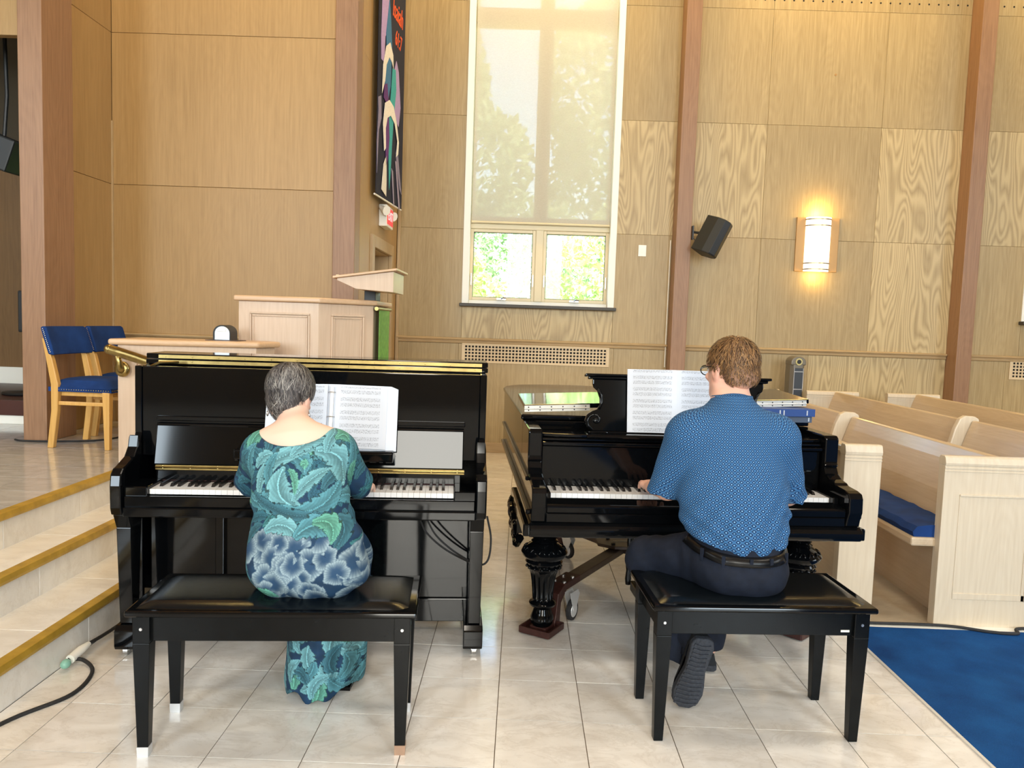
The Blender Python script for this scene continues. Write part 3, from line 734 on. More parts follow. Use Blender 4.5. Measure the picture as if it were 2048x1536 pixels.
# things in the alcove
da = empty('organ_dais', (-4.46, 6.5, STZ), 0, 'low dark red dais with a white base in the dim alcove', 'dais')
MB().box(-.9, .9, -.6, .7, 0, .07).build('base', WHITEP, da, .003); MB().box(-.9, .9, -.62, .7, .07, .19).build('platform', plain('oxblood_wood', srgb(70, 34, 26), .4), da, .004)
ss = empty('stand_speaker', (-4.12, 6.35, STZ+.19), 0, 'black loudspeaker on a round footed pole in the dim alcove', 'speaker')
MB().lathe([(.19, 0), (.20, .01), (.19, .022), (.05, .03), (.02, .04)], n=28).build('base', IRON, ss, smooth=True)
MB().tube([(0, 0, .03), (0, 0, 1.45)], .016, 10).build('pole', IRON, ss, smooth=True)
MB().box(-.02, .17, -.10, .12, .52, .86).build('cabinet', PLASTIC, ss, .01)
MB().box(-.01, .16, -.106, -.10, .535, .845).build('grille', IRON, ss, .003)
hs = empty('hanging_speaker', (-3.92, 5.75, 2.56), 0, 'black loudspeaker slung under the alcove ceiling and tilted down', 'speaker')
m = MB(); m.M = Matrix.Rotation(math.radians(20), 4, 'Y'); m.box(-.30, .16, -.12, .14, -.12, .12); m.build('cabinet', PLASTIC, hs, .012)
m = MB(); m.M = Matrix.Rotation(math.radians(20), 4, 'Y'); m.box(-.29, -.15, -.127, -.12, -.11, .11); m.build('grille', plain('grey_mesh', srgb(70, 74, 76), .5), hs, .003)
MB().tube([(.0, .05, .10), (.02, .06, .42), (.0, .06, 1.26)], .014, 8).build('hanger', IRON, hs)
# ================================================================== piano keys
KP = .0235; NW = 52
def add_keys(kb, z, depth=.148, y0=0.0):
    """52 white and 36 black keys as sub-parts of the keyboard kb"""
    wm = MB().box(-KP/2+.0005, KP/2-.0005, 0, depth, -.020, 0).mesh('white_key'); wm.materials.append(IVORY)
    bm_ = MB().frustum((-.0068, .0068, 0, .095), (-.005, .005, .009, .095), -.002, .0115).mesh('black_key'); bm_.materials.append(EBONY)
    for i in range(NW):
        o = bpy.data.objects.new('white_key', wm); COL.objects.link(o); o.parent = kb
        o.location = ((i-NW/2+.5)*KP, y0, z)
        n = (i+5) % 7       # A B C D E F G -> 0 = C
        if i < NW-1 and n in (0, 1, 3, 4, 5):
            b = bpy.data.objects.new('black_key', bm_); COL.objects.link(b); b.parent = kb
            sh = {0: -.0025, 1: .0025, 3: -.003, 4: 0, 5: .003}[n]
            b.location = ((i-NW/2+1)*KP+sh, y0+.052, z+.001)

def piano_hinge(name, x0, x1, y, z, h, mat, parent, leaves=2, tilt=0):
    m = MB()
    for k in range(leaves):
        za = z+k*(h/leaves+.003); m.box(x0, x1, y-.002, y, za, za+h/leaves-.005)
    if h < .03: m.tube([(x0, y-.003, z+h/2), (x1, y-.003, z+h/2)], .0028, 6)
    o = m.build(name, mat, parent)
    s = MB(); n = int((x1-x0)/.11)
    for k in range(leaves):
        for i in range(n+1): s.ball((x0+.03+(x1-x0-.06)*i/n, y-.002, z+h*(.25+.5*k)), (.0035, .0016, .0035), 6, 4)
    s.build('screw', BRASS if mat is BRASS else STEEL, o)['kind'] = 'stuff'
    return o

# ================================================================== upright piano
up = empty('upright_piano', (-.868, 3.075, 0), math.radians(5.3), 'tall glossy black upright piano with open brass hinged lid and music ledge', 'piano')
W = .745
for s in (-1, 1):
    a, b = sorted((s*W, s*(W-.028)))
    MB().prism([(.12, .60), (.135, .80), (.185, .86), (.20, .90), (.20, 1.183), (.56, 1.183), (.56, .06), (.20, .06), (.20, .60)], 'x', a, b).build('side_panel', LACQ, up, .003)
    a, b = sorted((s*(W+.002), s*(W-.042)))
    arm = [(-.035, .60), (-.045, .63), (-.048, .72), (-.040, .765), (-.015, .785), (.02, .793), (.09, .815), (.125, .85), (.14, .90), (.14, .60)]
    MB().prism(arm, 'x', a, b).build('arm', LACQ, up, .006)
    a, b = sorted((s*(W-.043), s*.6125))
    MB().box(a, b, -.02, .15, .632, .712).build('key_block', LACQ, up, .004)
    a, b = sorted((s*(W-.004), s*(W-.062)))
    lg = MB(); lg.frustum((a+.004, b-.004, .02, .085), (a, b, .0, .105), .135, .54); lg.frustum((a, b, .0, .105), (a-(.0), b+.0, -.03, .15), .54, .60)
    lg.build('leg', LACQ, up, .003)
    tb = MB(); a, b = sorted((s*(W+.004), s*(W-.078)))
    tb.prism([(-.005, .035), (-.012, .05), (-.012, .115), (.01, .132), (.10, .136), (.56, .136), (.56, .035)], 'x', a, b).build('toe_block', LACQ, up, .004)
    for yy in (.03, .50):
        c = MB().disc((s*(W-.03), yy, .0175), .0175, 'x', .018, 14); c.box(s*(W-.03)-.013, s*(W-.03)+.013, yy-.006, yy+.006, .02, .037).build('caster', STEEL, up, smooth=True)
MB().box(-W+.04, W-.04, -.035, .17, .592, .632).build('keybed', LACQ, up, .006)
MB().box(-.70, .70, -.028, -.006, .632, .676).build('key_slip', LACQ, up, .004)
MB().box(-.36, .36, -.06, -.036, .598, .612).build('drawer_pull_rail', LACQ, up, .003) if False else None
kb = MB().box(-.612, .612, 0.0, .15, .634, .676).build('keyboard', SATIN, up)
add_keys(kb, .700)
MB().box(-.64, .64, .150, .165, .66, .752).build('name_board', LACQ, up, .003)
MB().box(-.62, .62, .146, .150, .703, .708).build('felt_strip', plain('dark_felt', srgb(44, 20, 22), .95), up)
piano_hinge('fallboard_hinge', -.640, .655, .143, .752, .022, BRASS, up)
fb = MB(); fb.M = Matrix.Translation((0, .150, .772)) @ Matrix.Rotation(math.radians(-14), 4, 'X')
fb.box(-.650, .650, -.002, .012, 0, .168); fb.build('fallboard', LACQ, up, .004)
MB().tube([(-.65, .194, .936), (.65, .194, .936)], .007, 8).build('fallboard_edge', LACQ, up, smooth=True)
MB().prism([(.068, .850), (.22, .856), (.22, .830), (.078, .806), (.066, .815)], 'x', -.30, .352).box(-.30, .352, .064, .074, .848, .858).build('music_shelf', LACQ, up, .006)
MB().box(-W+.028, W-.028, .205, .228, .80, 1.182).build('upper_panel', LACQ, up, .004)
MB().box(-.655, .655, .192, .206, .952, .972).build('panel_ledge', LACQ, up, .004)
MB().box(-.70, .70, .25, .27, .165, .592).build('lower_panel', LACQ, up, .003)
for x in (-.40, .115): MB().box(x-.018, x+.018, .22, .25, .16, .592).build('panel_stile', LACQ, up, .003)
MB().box(-.70, .70, .235, .27, .06, .165).build('bottom_board', LACQ, up, .003)
for x in (-.085, 0, .085):
    MB().box(x-.019, x+.019, .08, .13, .068, .078).box(x-.012, x+.012, .13, .24, .066, .076).build('pedal', BRASS, up, .004)
MB().box(-W, W, .54, .565, .10, 1.18).build('back_panel', SATIN, up)
MB().box(-W-.010, W+.010, .345, .57, 1.183, 1.205).build('lid', LACQ, up, .004)
MB().box(-W-.010, W+.010, .350, .57, 1.2065, 1.230).build('folded_lid', LACQ, up, .004)
piano_hinge('lid_hinge', -W+.045, W-.018, .345, 1.1865, .040, BRASS, up)
MB().box(-W+.03, W-.03, .228, .54, 1.10, 1.12).build('action_shelf', DARKV, up)
MB().tube([(-.70, .24, 1.176), (-.66, .25, 1.196), (-.60, .30, 1.196)], .006, 6).build('lid_stay', BRASS, up, smooth=True)
cs = tag(MB().tube(spline([(.47, .10, .565), (.50, .12, .50), (.57, .14, .43), (.66, .17, .37), (.735, .18, .34), (.775, .20, .36), (.785, .22, .45), (.765, .22, .55)], 8), .0045, 6)
    .tube(spline([(.50, .10, .565), (.54, .12, .49), (.61, .14, .42), (.69, .17, .36)], 8), .0045, 6).build('cable', RUBBER, up, smooth='all'))
for x in (.455, .50, .545): MB().box(x-.012, x+.012, .06, .075, .578, .592).build('socket', STEEL, up, .002)

# open ring binder on the music ledge
rb = empty('ring_binder', (-.868, 3.075, 0), math.radians(5.3), 'open white ring binder of printed music on the upright piano, with a yellow tab', 'binder')
RBT = Matrix.Translation((.0, .112, .8545)) @ Matrix.Rotation(math.radians(-15), 4, 'X')
def leaf(nm, mat, parent, x0, x1, z0, z1, y, th, yaw, px, bevel=.0):
    m = MB(); m.box(x0, x1, -th, 0, z0, z1)
    o = m.build(nm, mat, parent, bevel); o.matrix_local = RBT @ Matrix.Translation((px, y, 0)) @ Matrix.Rotation(math.radians(yaw), 4, 'Z'); return o
RX = .082
for s, nm in ((-1, 'cover'), (1, 'cover')):
    x0, x1 = (0, .258) if s > 0 else (-.258, 0)
    leaf(nm, BOARD, rb, x0, x1, 0, .282, 0, .003, 6*s, RX+s*.022, .001)
    x0, x1 = (.004, .222) if s > 0 else (-.222, -.004)
    pg = leaf('page_stack', PAPER, rb, x0, x1, .006, .276, -.004, .010, 6*s, RX+s*.012)
    x0 = .008 if s > 0 else -.206
    o = MB().box(0, .200, -.0006, 0, 0, .264).build('sheet', SCOREA, rb)
    o.matrix_local = RBT @ Matrix.Translation((RX+s*.012, -.0146, .008)) @ Matrix.Rotation(math.radians(6*s), 4, 'Z') @ Matrix.Translation((x0, 0, 0))
leaf('spine', BOARD, rb, -.022, .022, 0, .282, .002, .003, 0, RX)
leaf('ring_plate', STEEL, rb, -.008, .008, .012, .27, -.002, .004, 0, RX, .001)
for z in (.035, .14, .245):
    m = MB().tube([(.016*math.cos(a), -.004-.02*math.sin(a), z) for a in np.linspace(-.2, math.pi+.2, 14)], .0016, 6)
    o = m.build('ring', STEEL, rb, smooth=True); o.matrix_local = RBT @ Matrix.Translation((RX, -.002, 0))
o = MB().box(-.165, -.15, -.0245, -.0235, .03, .09).build('yellow_tab', plain('yellow_tab', srgb(240, 190, 90), .7), rb); o.matrix_local = RBT @ Matrix.Translation((RX, .022-.012, 0))

# ================================================================== grand piano
gr = empty('grand_piano', (.753, 3.25, 0), math.radians(4.6), 'antique black grand piano with carved turned legs and scrolled music desk', 'piano')
GW = .70
bent = spline([(GW, 1.0), (.685, 1.15), (.56, 1.45), (.33, 1.72), (.20, 1.95), (.10, 2.16), (-.06, 2.30), (-.30, 2.33), (-.55, 2.26), (-.675, 2.10)], 6)
outline = [(-GW, .44), (GW, .44)]+bent+[(-GW, 1.95)]
MB().prism(outline, 'z', .60, .955).build('case', LACQ, gr, .004)
lo_ = [(x*1.012, max(.44, y*1.004)) for x, y in outline]
MB().prism(lo_, 'z', .958, .982).build('lid', LACQ, gr, .006)
MB().box(-GW+.06, GW-.06, .17, .44, .60, .872).build('pin_block', SATIN, gr)
for s in (-1, 1):
    a, b = sorted((s*GW, s*(GW-.062)))
    ck = [(.135, .957), (.118, .945), (.118, .835), (.108, .825), (.118, .815), (.102, .790), (.062, .772), (.02, .765), (.006, .757), (-.075, .752), (-.108, .745), (-.120, .725), (-.122, .665), (-.108, .632), (-.10, .60), (.44, .60), (.44, .957)]
    MB().prism(ck, 'x', a, b).build('cheek', LACQ, gr, .006)
    a, b = sorted((s*(GW-.063), s*.612))
    MB().box(a, b, -.035, .16, .63, .712).build('key_block', LACQ, gr, .004)
MB().box(-.637, .637, -.10, .17, .60, .640).build('keybed', LACQ, gr, .004)
MB().prism([(-.032, .686), (-.098, .676), (-.104, .668), (-.100, .640), (-.03, .640)], 'x', -.637, .637).build('key_slip', LACQ, gr, .004)
MB().prism([(-.118, .592), (-.130, .578), (-.128, .555), (-.112, .540), (.40, .540), (.40, .60), (-.10, .60)], 'x', -GW-.006, GW+.006).build('bottom_rail', LACQ, gr, .006)
kb = MB().box(-.612, .612, -.004, .16, .64, .678).build('keyboard', SATIN, gr)
add_keys(kb, .702)
MB().box(-.637, .637, .158, .176, .68, .882).build('fallboard', LACQ, gr, .006)
MB().box(-.637, .637, .135, .20, .884, .900).box(-.637, .637, .150, .20, .903, .916).build('front_rail', LACQ, gr, .004)
for s in (-1, 1):
    cv = [(s*.637, .165)]+[(s*(.637-.235*t), .165-.022*math.sin(t*math.pi*.7)) for t in np.linspace(.1, 1, 8)]+[(s*.40, .40), (s*.637, .40)]
    MB().prism(cv, 'z', .919, .935).build('candle_board', LACQ, gr, .004)
for s in (-1, 1):      # ledge mouldings along the sides
    def side_strip(nm, z0, z1, d, y0, y1):
        a, b = sorted((s*(GW-.002), s*(GW+d)))
        MB().box(a, b, y0, y1, z0, z1).build(nm, LACQ, gr, .006)
    side_strip('side_moulding', .742, .762, .014, .05, 1.90 if s < 0 else .98)
    side_strip('side_moulding', .628, .650, .020, -.08, 1.85 if s < 0 else .98)
    side_strip('side_moulding', .540, .592, .030, -.10, .62)
# music desk: scrolled board with a cornice, leaning back
DT = Matrix.Translation((0, .245, .937)) @ Matrix.Rotation(math.radians(-9), 4, 'X')
def desk_half():
    R = [(0, 0), (.405, 0), (.425, .018), (.435, .045), (.425, .075), (.40, .092), (.378, .10), (.366, .12), (.366, .15), (.378, .185), (.395, .20), (.40, .215), (.40, .238), (0, .238)]
    return R
H = desk_half(); poly = H+[(-x, z) for x, z in H[::-1][1:-1]]
m = MB(); m.M = DT; m.prism(poly, 'y', -.011, .011); dk_ = m.build('music_desk', LACQ, gr, .004)
m = MB(); m.M = DT; m.box(-.42, .42, -.018, .016, .238, .250).box(-.435, .435, -.026, .022, .250, .262); m.build('desk_cornice', LACQ, gr, .004)
m = MB(); m.M = DT; m.box(-.42, .42, -.030, .016, -.02, 0.0); m.build('desk_base', LACQ, gr, .004)
for s in (-1, 1):
    m = MB(); m.M = DT
    sp_ = [(s*(.385+(.046-.0042*k)*math.cos(k*.62-1.2)), -.013, .048+(.046-.0042*k)*math.sin(k*.62-1.2)) for k in range(11)]
    m.tube(sp_, .0055, 6); m.ball((s*.385, -.012, .048), (.014, .008, .014), 10, 6)
    m.tube([(s*.372, -.013, .10), (s*.358, -.013, .13), (s*.36, -.013, .165), (s*.378, -.013, .195)], .006, 6)
    m.build('scroll_carving', LACQ, gr, smooth='all')
m = MB(); m.M = DT; m.box(-.34, .34, -.044, -.026, -.012, -.002); m.build('book_ledge', LACQ, gr, .003)
for s in (-1, 1):
    m = MB(); m.M = DT; m.box(s*.30-.03, s*.30+.03, -.036, -.03, -.017, -.012); m.build('ledge_hinge', STEEL, gr, .002)
MB().prism([(.145, .936), (.135, .925), (.145, .912), (.23, .912), (.23, .937)], 'x', -.44, .44).build('desk_slide', LACQ, gr, .005)
# front flap of the lid folded back
fl_t = Matrix.Translation((0, .445, 1.038)) @ Matrix.Rotation(math.radians(-2.6), 4, 'Y') @ Matrix.Rotation(math.radians(2.5), 4, 'X')
m = MB(); m.M = fl_t; m.box(-GW+.005, GW+.005, 0, .40, 0, .022); m.build('lid_flap', LACQ, gr, .004)
for x0, x1 in ((-.695, -.38), (.40, .69)):
    m = MB(); m.M = fl_t @ Matrix.Translation((0, 0, -.012)); m.box(x0, x1, -.004, -.001, 0, .013).box(x0, x1, -.004, -.001, .015, .030).tube([(x0, -.005, .014), (x1, -.005, .014)], .003, 6)
    h_ = m.build('lid_hinge', plain('bright_hinge', srgb(214, 210, 200), .35, .7), gr)
    m = MB(); m.M = fl_t @ Matrix.Translation((0, 0, -.012))
    for i in range(6):
        for z in (.007, .022): m.ball((x0+.02+(x1-x0-.04)*i/5, -.004, z), (.0035, .0018, .0035), 6, 4)
    m.build('screw', IRON, h_)['kind'] = 'stuff'
# turned legs
PROF = [(.042, .035), (.052, .05), (.054, .075), (.044, .10), (.040, .115), (.050, .122), (.061, .132), (.063, .140), (.058, .150), (.046, .156), (.0475, .165),
        (.050, .20), (.054, .24), (.060, .275), (.068, .298), (.074, .302), (.077, .310), (.072, .318), (.078, .322), (.086, .335), (.080, .345), (.092, .355), (.103, .368), (.107, .380), (.102, .390), (.086, .402), (.066, .415), (.054, .422), (.062, .430), (.050, .438), (.058, .446), (.046, .454), (.060, .466), (.070, .476)]
for lx, ly in ((-.598, .235), (.598, .235), (-.375, 1.55)):
    lg = MB().lathe(PROF, (lx, ly, 0), 48, (.158, .297, 16, .0075)).build('leg', LACQ, gr, smooth=True)
    cm = MB()
    for k in range(14):
        a = 2*math.pi*k/14
        pts = [(lx+r*math.cos(a+da_), ly+r*math.sin(a+da_), z) for r, da_, z in ((.100, -.17, .372), (.094, -.10, .398), (.082, 0, .404), (.094, .10, .398), (.100, .17, .372))]
        cm.tube(spline(pts, 3), .0042, 5)
        cm.ball((lx+.078*math.cos(a), ly+.078*math.sin(a), .312), .0075, 6, 4)
    cm.build('leaf_carving', LACQ, lg, smooth='all')['kind'] = 'stuff'
    MB().frustum((lx-.085, lx+.085, ly-.085, ly+.085), (lx-.10, lx+.10, ly-.10, ly+.10), .472, .49).box(lx-.10, lx+.10, ly-.10, ly+.10, .49, .52).frustum((lx-.10, lx+.10, ly-.10, ly+.10), (lx-.115, lx+.115, ly-.115, ly+.115), .52, .545).build('leg_block', LACQ, gr, .004)
if True:   # carved bracket on the bass side
    c = MB(); x = -GW-.022
    c.tube(spline([(x, .66, .535), (x-.01, .60, .50), (x-.012, .54, .515), (x-.01, .50, .47), (x-.008, .44, .44), (x, .38, .47), (x-.006, .34, .42), (x, .28, .40), (x+.01, .24, .44)], 6), [.012+.008*abs(math.sin(i*.5)) for i in range(49)], 8)
    for q in range(3):
        cy, cz, rr = ((.60, .515, .03), (.45, .475, .034), (.32, .445, .038))[q]
        c.tube([(x-.012, cy+(rr-.003*k)*math.cos(k*.7), cz+(rr-.003*k)*math.sin(k*.7)) for k in range(10)], .009, 6)
        c.ball((x-.01, cy, cz), (.016, .018, .018), 10, 6)
    c.box(x-.006, x+.03, .24, .66, .46, .545); c.build('carved_bracket', LACQ, gr, smooth=True)
# pedal lyre
ly_ = MB().box(-.13, .13, .36, .44, .50, .545).build('lyre_block', LACQ, gr, .004)
for s in (-1, 1):
    MB().lathe([(.012, .17), (.016, .20), (.011, .24), (.016, .28), (.010, .32), (.014, .38), (.012, .42), (.018, .46), (.022, .50)], (-.165*1 if s < 0 else .165, .40, 0), 12).build('lyre_post', LACQ, gr, smooth=True)
    MB().prism([(s*.12, .50), (s*.14, .44), (s*.12, .38), (s*.07, .36), (s*.055, .30), (s*.06, .20), (s*.02, .17), (s*.0, .17), (s*0, .50)], 'y', .385, .415).build('lyre_scroll', LACQ, gr, .006)
MB().box(-.14, .17, .33, .46, .12, .17).build('pedal_box', LACQ, gr, .006)
for x in (-.05, .05): MB().box(x-.016, x+.016, .20, .34, .128, .140).build('pedal', BRASS, gr, .004)
# dolly under the piano
do = empty('piano_dolly', (.753, 3.25, 0), math.radians(4.6), 'brown steel piano dolly with three arms, hub plate and casters under the grand piano', 'dolly')
hub = Vector((-.065, 1.02, .185))
hp = [(.155*math.cos(a), .12*math.sin(a)) for a in np.linspace(math.pi/8, 2*math.pi+math.pi/8, 9)[:-1]]
MB().prism([(hub.x+x, hub.y+y) for x, y in hp], 'z', .188, .205).build('hub_plate', DOLLY, do, .002)
for x, y in ((-.07, .05), (.07, .05), (-.06, -.06), (.06, -.06)):
    MB().disc((hub.x+x, hub.y+y, .208), .012, 'z', .008, 10).build('bolt', IRON, do)
MB().box(hub.x-.05, hub.x+.05, hub.y-.004, hub.y+.004, .205, .208).build('slot', ALMOND, do)
for lx, ly in ((-.598, .235), (.598, .235), (-.375, 1.55)):
    L = Vector((lx, ly, 0)); d = (Vector((hub.x, hub.y, 0))-L); n_ = d.length; d.normalize()
    M_ = Matrix.Translation((lx, ly, 0)) @ Matrix.Rotation(math.atan2(d.y, d.x), 4, 'Z')
    m = MB(); m.M = M_; m.box(.20, n_-.02, -.034, .034, .150, .184); m.build('arm', DOLLY, do, .003)
    m = MB(); m.M = M_; m.prism([(.055, .0), (.105, .0), (.115, .11), (.17, .155), (.32, .155), (.32, .190), (.15, .190), (.085, .16), (.065, .06), (.055, .03)], 'y', -.040, .040); m.build('bracket', REDST, do, .003)
    for x_, y_ in ((.17, -.025), (.17, .025), (.26, -.025), (.26, .025)):
        m = MB(); m.M = M_; m.disc((x_, y_, .192), .009, 'z', .006, 10); m.build('bolt', STEEL, do)
    m = MB(); m.M = M_; m.box(-.075, .075, -.075, .075, .006, .016)
    for a_ in (-1, 1): m.box(-.075, .075, a_*.075-.004, a_*.075+.004, .006, .036).box(a_*.075-.004, a_*.075+.004, -.075, .075, .006, .036)
    m.box(-.04, .04, -.04, .04, .016, .034)
    m.M = Matrix.Translation((lx, ly, 0)) @ Matrix.Rotation(math.radians(38), 4, 'Z'); m.build('leg_tray', REDST, do, .002)
    wc_ = (.205, -.055, .052)
    m = MB(); m.M = M_; m.disc(wc_, .050, 'y', .022, 22); m.build('wheel', RUBBER, do, .004)
    m = MB(); m.M = M_; m.disc(wc_, .034, 'y', .026, 18); m.build('wheel_hub', CHROME, do, .002)
    m = MB(); m.M = M_; m.prism([(.195, .05), (.215, .05), (.25, .125), (.23, .15), (.15, .15), (.16, .12)], 'y', -.072, -.068).prism([(.195, .05), (.215, .05), (.25, .125), (.23, .15), (.15, .15), (.16, .12)], 'y', -.042, -.038); m.build('fork', CHROME, do)
# open music book on the grand
sb = empty('music_book', (.753, 3.25, 0), math.radians(4.6), 'open book of printed music leaning on the grand piano desk', 'book')
SB = Matrix.Translation((-.02, .205, .9370)) @ Matrix.Rotation(math.radians(-9), 4, 'X')
for s in (-1, 1):
    o = MB().box(0 if s > 0 else -.225, .225 if s > 0 else 0, -.006, 0, 0, .292).build('page_block', PAPER, sb, .0015)
    o.matrix_local = SB @ Matrix.Rotation(math.radians(4*s), 4, 'Z')
    o = MB().box(0, .222, -.0006, 0, 0, .288).build('sheet', SCOREB, sb)
    o.matrix_local = SB @ Matrix.Translation((0, -.0064, .002)) @ Matrix.Rotation(math.radians(4*s), 4, 'Z') @ Matrix.Translation((0.0 if s > 0 else -.222, 0, 0))
# two hard bound books on the treble side of the lid
def book(name, loc, rz, w, d, h, mat, label, band):
    r = empty(name, loc, rz, label, 'book', 'bound books on the grand piano')
    MB().box(-w/2+.004, w/2-.002, -d/2+.004, d/2-.004, .003, h-.003).build('page_block', PAPER, r)
    MB().box(-w/2, w/2, -d/2, d/2, 0, .003).box(-w/2, w/2, -d/2, d/2, h-.003, h).box(-w/2, w/2, -d/2-.002, -d/2+.003, 0, h).build('cover', mat, r, .001)
    m = MB()
    for x in band: m.box(x, x+.006, -d/2-.0032, -d/2-.0018, .006, h-.006)
    m.build('spine_lettering', plain('silver_foil', srgb(200, 206, 214), .4, .4), r)
book('bound_book', (1.285, 3.76, .9830), math.radians(8), .24, .17, .030, plain('slate_cloth', srgb(70, 82, 102), .6), 'slate grey bound book, lower of two on the grand piano lid', (-.06, -.045, .10))
book('bound_book', (1.275, 3.75, 1.0135), math.radians(10), .27, .19, .036, plain('royal_cloth', srgb(30, 66, 130), .55), 'royal blue bound book, upper of two on the grand piano lid', (-.05, -.03, .09))

# ================================================================== benches
def bench(loc, rz, w, d, label, feet, h=.49):
    r = empty('piano_bench', loc, rz, label, 'bench')
    MB().box(-w/2, w/2, -d/2, d/2, h-.024, h-.004).build('seat_edge', LACQ, r, .007, seg=3)
    n, mm = 26, 14; V = []
    for i in range(n+1):
        for j in range(mm+1):
            u = 2*i/n-1; v = 2*j/mm-1; e = (1-abs(u)**10)*(1-abs(v)**8)
            V.append((u*(w/2-.025), v*(d/2-.025), h-.005+.017*max(e, 0)**.35))
    m = MB(); m.v = V; m.f = [(i*(mm+1)+j, (i+1)*(mm+1)+j, (i+1)*(mm+1)+j+1, i*(mm+1)+j+1) for i in range(n) for j in range(mm)]
    m.build('seat_pad', VINYL, r, smooth='all')
    lx, ly = w/2-.045, d/2-.045
    for s in (-1, 1): MB().box(-lx, lx, s*ly-.010, s*ly+.010, h-.112, h-.024).build('apron', SATIN, r, .002)
    for s in (-1, 1): MB().box(s*lx-.010, s*lx+.010, -ly, ly, h-.112, h-.024).build('apron', SATIN, r, .002)
    for sx in (-1, 1):
        for sy in (-1, 1):
            x, y = sx*lx, sy*ly; a = .026; b = .016; bz = .032 if feet else 0.0
            q = b+(a-b)*bz/.30
            l = MB().box(x-a, x+a, y-a, y+a, h-.114, h-.024)
            l.frustum((x-q, x+q, y-q, y+q), (x-a, x+a, y-a, y+a), bz, h-.114)
            lo = l.build('leg', SATIN, r, .002)
            if feet: MB().frustum((x-b-.001, x+b+.001, y-b-.001, y+b+.001), (x-q-.001, x+q+.001, y-q-.001, y+q+.001), 0, .033).build('metal_foot', feet if (sx, sy) != (1, -1) else plain('copper_foot', srgb(170, 140, 118), .45, .5), lo)
            MB().disc((x, y-sy*0-a-.0005, h-.068), .005, 'y', .003, 10).build('screw', STEEL, lo)
    return r
bench((-.767, 2.505, 0), math.radians(4.8), .90, .37, 'black duet bench with white metal feet under the woman at the upright piano', CHROME)
b2 = bench((.848, 2.715, 0), math.radians(3.6), .775, .385, 'black padded bench without metal feet under the man at the grand piano', None)
MB().box(.275, .305, -.1605, -.158, .392, .399).build('paper_label', WHITEP, b2)

# ================================================================== pews
PZ = .50
def pew_row(x, y0, y1, label, near=True, rect_far=False, thick=.05):
    """one pew whose back top edge stands at x, seat towards -x, running y0 .. y1"""
    r = empty('pew', (x, y0, 0), 0, label, 'pew'); L = y1-y0
    back = [(-.125, .40), (-.085, .60), (-.035, .76), (-.005, .835), (.012, .842), (.030, .835), (.02, .78), (-.03, .60), (-.06, .40)]
    MB().prism([(a, b) for a, b in back], 'y', .05, L-.05).build('back', PALEY, r, .005)
    MB().box(-.40, -.03, .04, L-.04, .385, .43).build('seat', PALEY, r, .010)
    MB().box(-.18, -.15, .06, L-.06, .0, .39).build('seat_riser', PALEY, r)
    n = 30; V = []; F = []
    prof = [(-.385, .431), (-.392, .455), (-.37, .482), (-.30, .492), (-.22, .488), (-.135, .484), (-.118, .455), (-.12, .431)]
    for i in range(n+1):
        y = .05+(L-.10)*i/n; w_ = .0025*math.sin(i*2.3)+.002*math.sin(i*5.1)
        V += [(a, y, b+(w_ if b > .45 else 0)) for a, b in prof]
    q = len(prof)
    F = [(i*q+k, (i+1)*q+k, (i+1)*q+(k+1)%q, i*q+(k+1)%q) for i in range(n) for k in range(q)]+[tuple(range(q)), tuple(range(n*q, n*q+q))[::-1]]
    m = MB(); m.v = V; m.f = F; m.build('cushion', VELVET, r, smooth=True)
    def rect_end(ya, nm):
        e = MB().box(-.285, .235, ya, ya+.055, 0, .80).prism([(ya-.004, .80), (ya-.006, .812), (ya+.002, .838), (ya+.012, .845), (ya+.045, .845), (ya+.053, .838), (ya+.060, .812), (ya+.058, .80)], 'x', -.286, .236)
        e.box(-.286, .236, ya-.004, ya, .784, .792).box(-.286, .236, ya-.003, ya, .770, .776)
        eo = e.build(nm, PEWEND, r, .005)
        f = MB(); a, b, z0, z1 = -.205, .155, .14, .66
        f.box(a, b, ya-.004, ya, z0, z0+.03).box(b-.028, b, ya-.004, ya, z0, z1).box(b-.014, b-.006, ya-.010, ya, z0, z1).box(a, b, ya-.006, ya, z1-.010, z1).box(a, a+.006, ya-.003, ya, z0, z1)
        f.build('end_moulding', PEWEND, eo, .003)
    def curved_end(ya, nm):
        pr = [(-.36, .0), (-.36, .36), (-.40, .40), (-.385, .52), (-.30, .56), (-.20, .60), (-.14, .68), (-.115, .78), (-.085, .85), (-.05, .872), (.02, .868), (.05, .85), (.055, .80), (.02, .6), (.02, 0)]
        MB().prism(pr, 'y', ya, ya+.045).build(nm, PEWEND, r, .008)
    if near: rect_end(0, 'end_panel')
    if rect_far: rect_end(L-.055, 'end_panel')
    else: curved_end(L-.045, 'end_panel')
    return r
pew_row(2.355, 3.685, 5.45, 'nearest bleached oak pew with blue seat cushion, its panelled end facing the blue carpet')
pew_row(3.20, 3.685, 5.45, 'bleached oak pew one row behind the nearest pew, cut off by the right edge')
pew_row(2.375, 5.46, 7.75, 'far pew beyond the side aisle, nearest the grand piano', False, True)
pew_row(3.17, 5.46, 7.75, 'far pew beyond the side aisle, in front of the second wall post', False, True)
pew_row(3.98, 5.46, 7.75, 'far pew beyond the side aisle, at the right edge below the second grille', False, True)
pf = empty('pew_screen', (1.685, 3.72, 0), 0, 'bleached oak front screen of the pews, standing behind the grand piano treble end', 'screen')
MB().box(-.085, .095, 0, .055, 0, .83).prism([(-.004, .83), (-.006, .845), (.002, .873), (.010, .880), (.045, .880), (.053, .873), (.060, .845), (.058, .83)], 'x', -.086, .096).box(-.086, .096, -.004, 0, .815, .822).box(-.086, .096, -.003, 0, .80, .806).build('end_post', PEWEND, pf, .005)
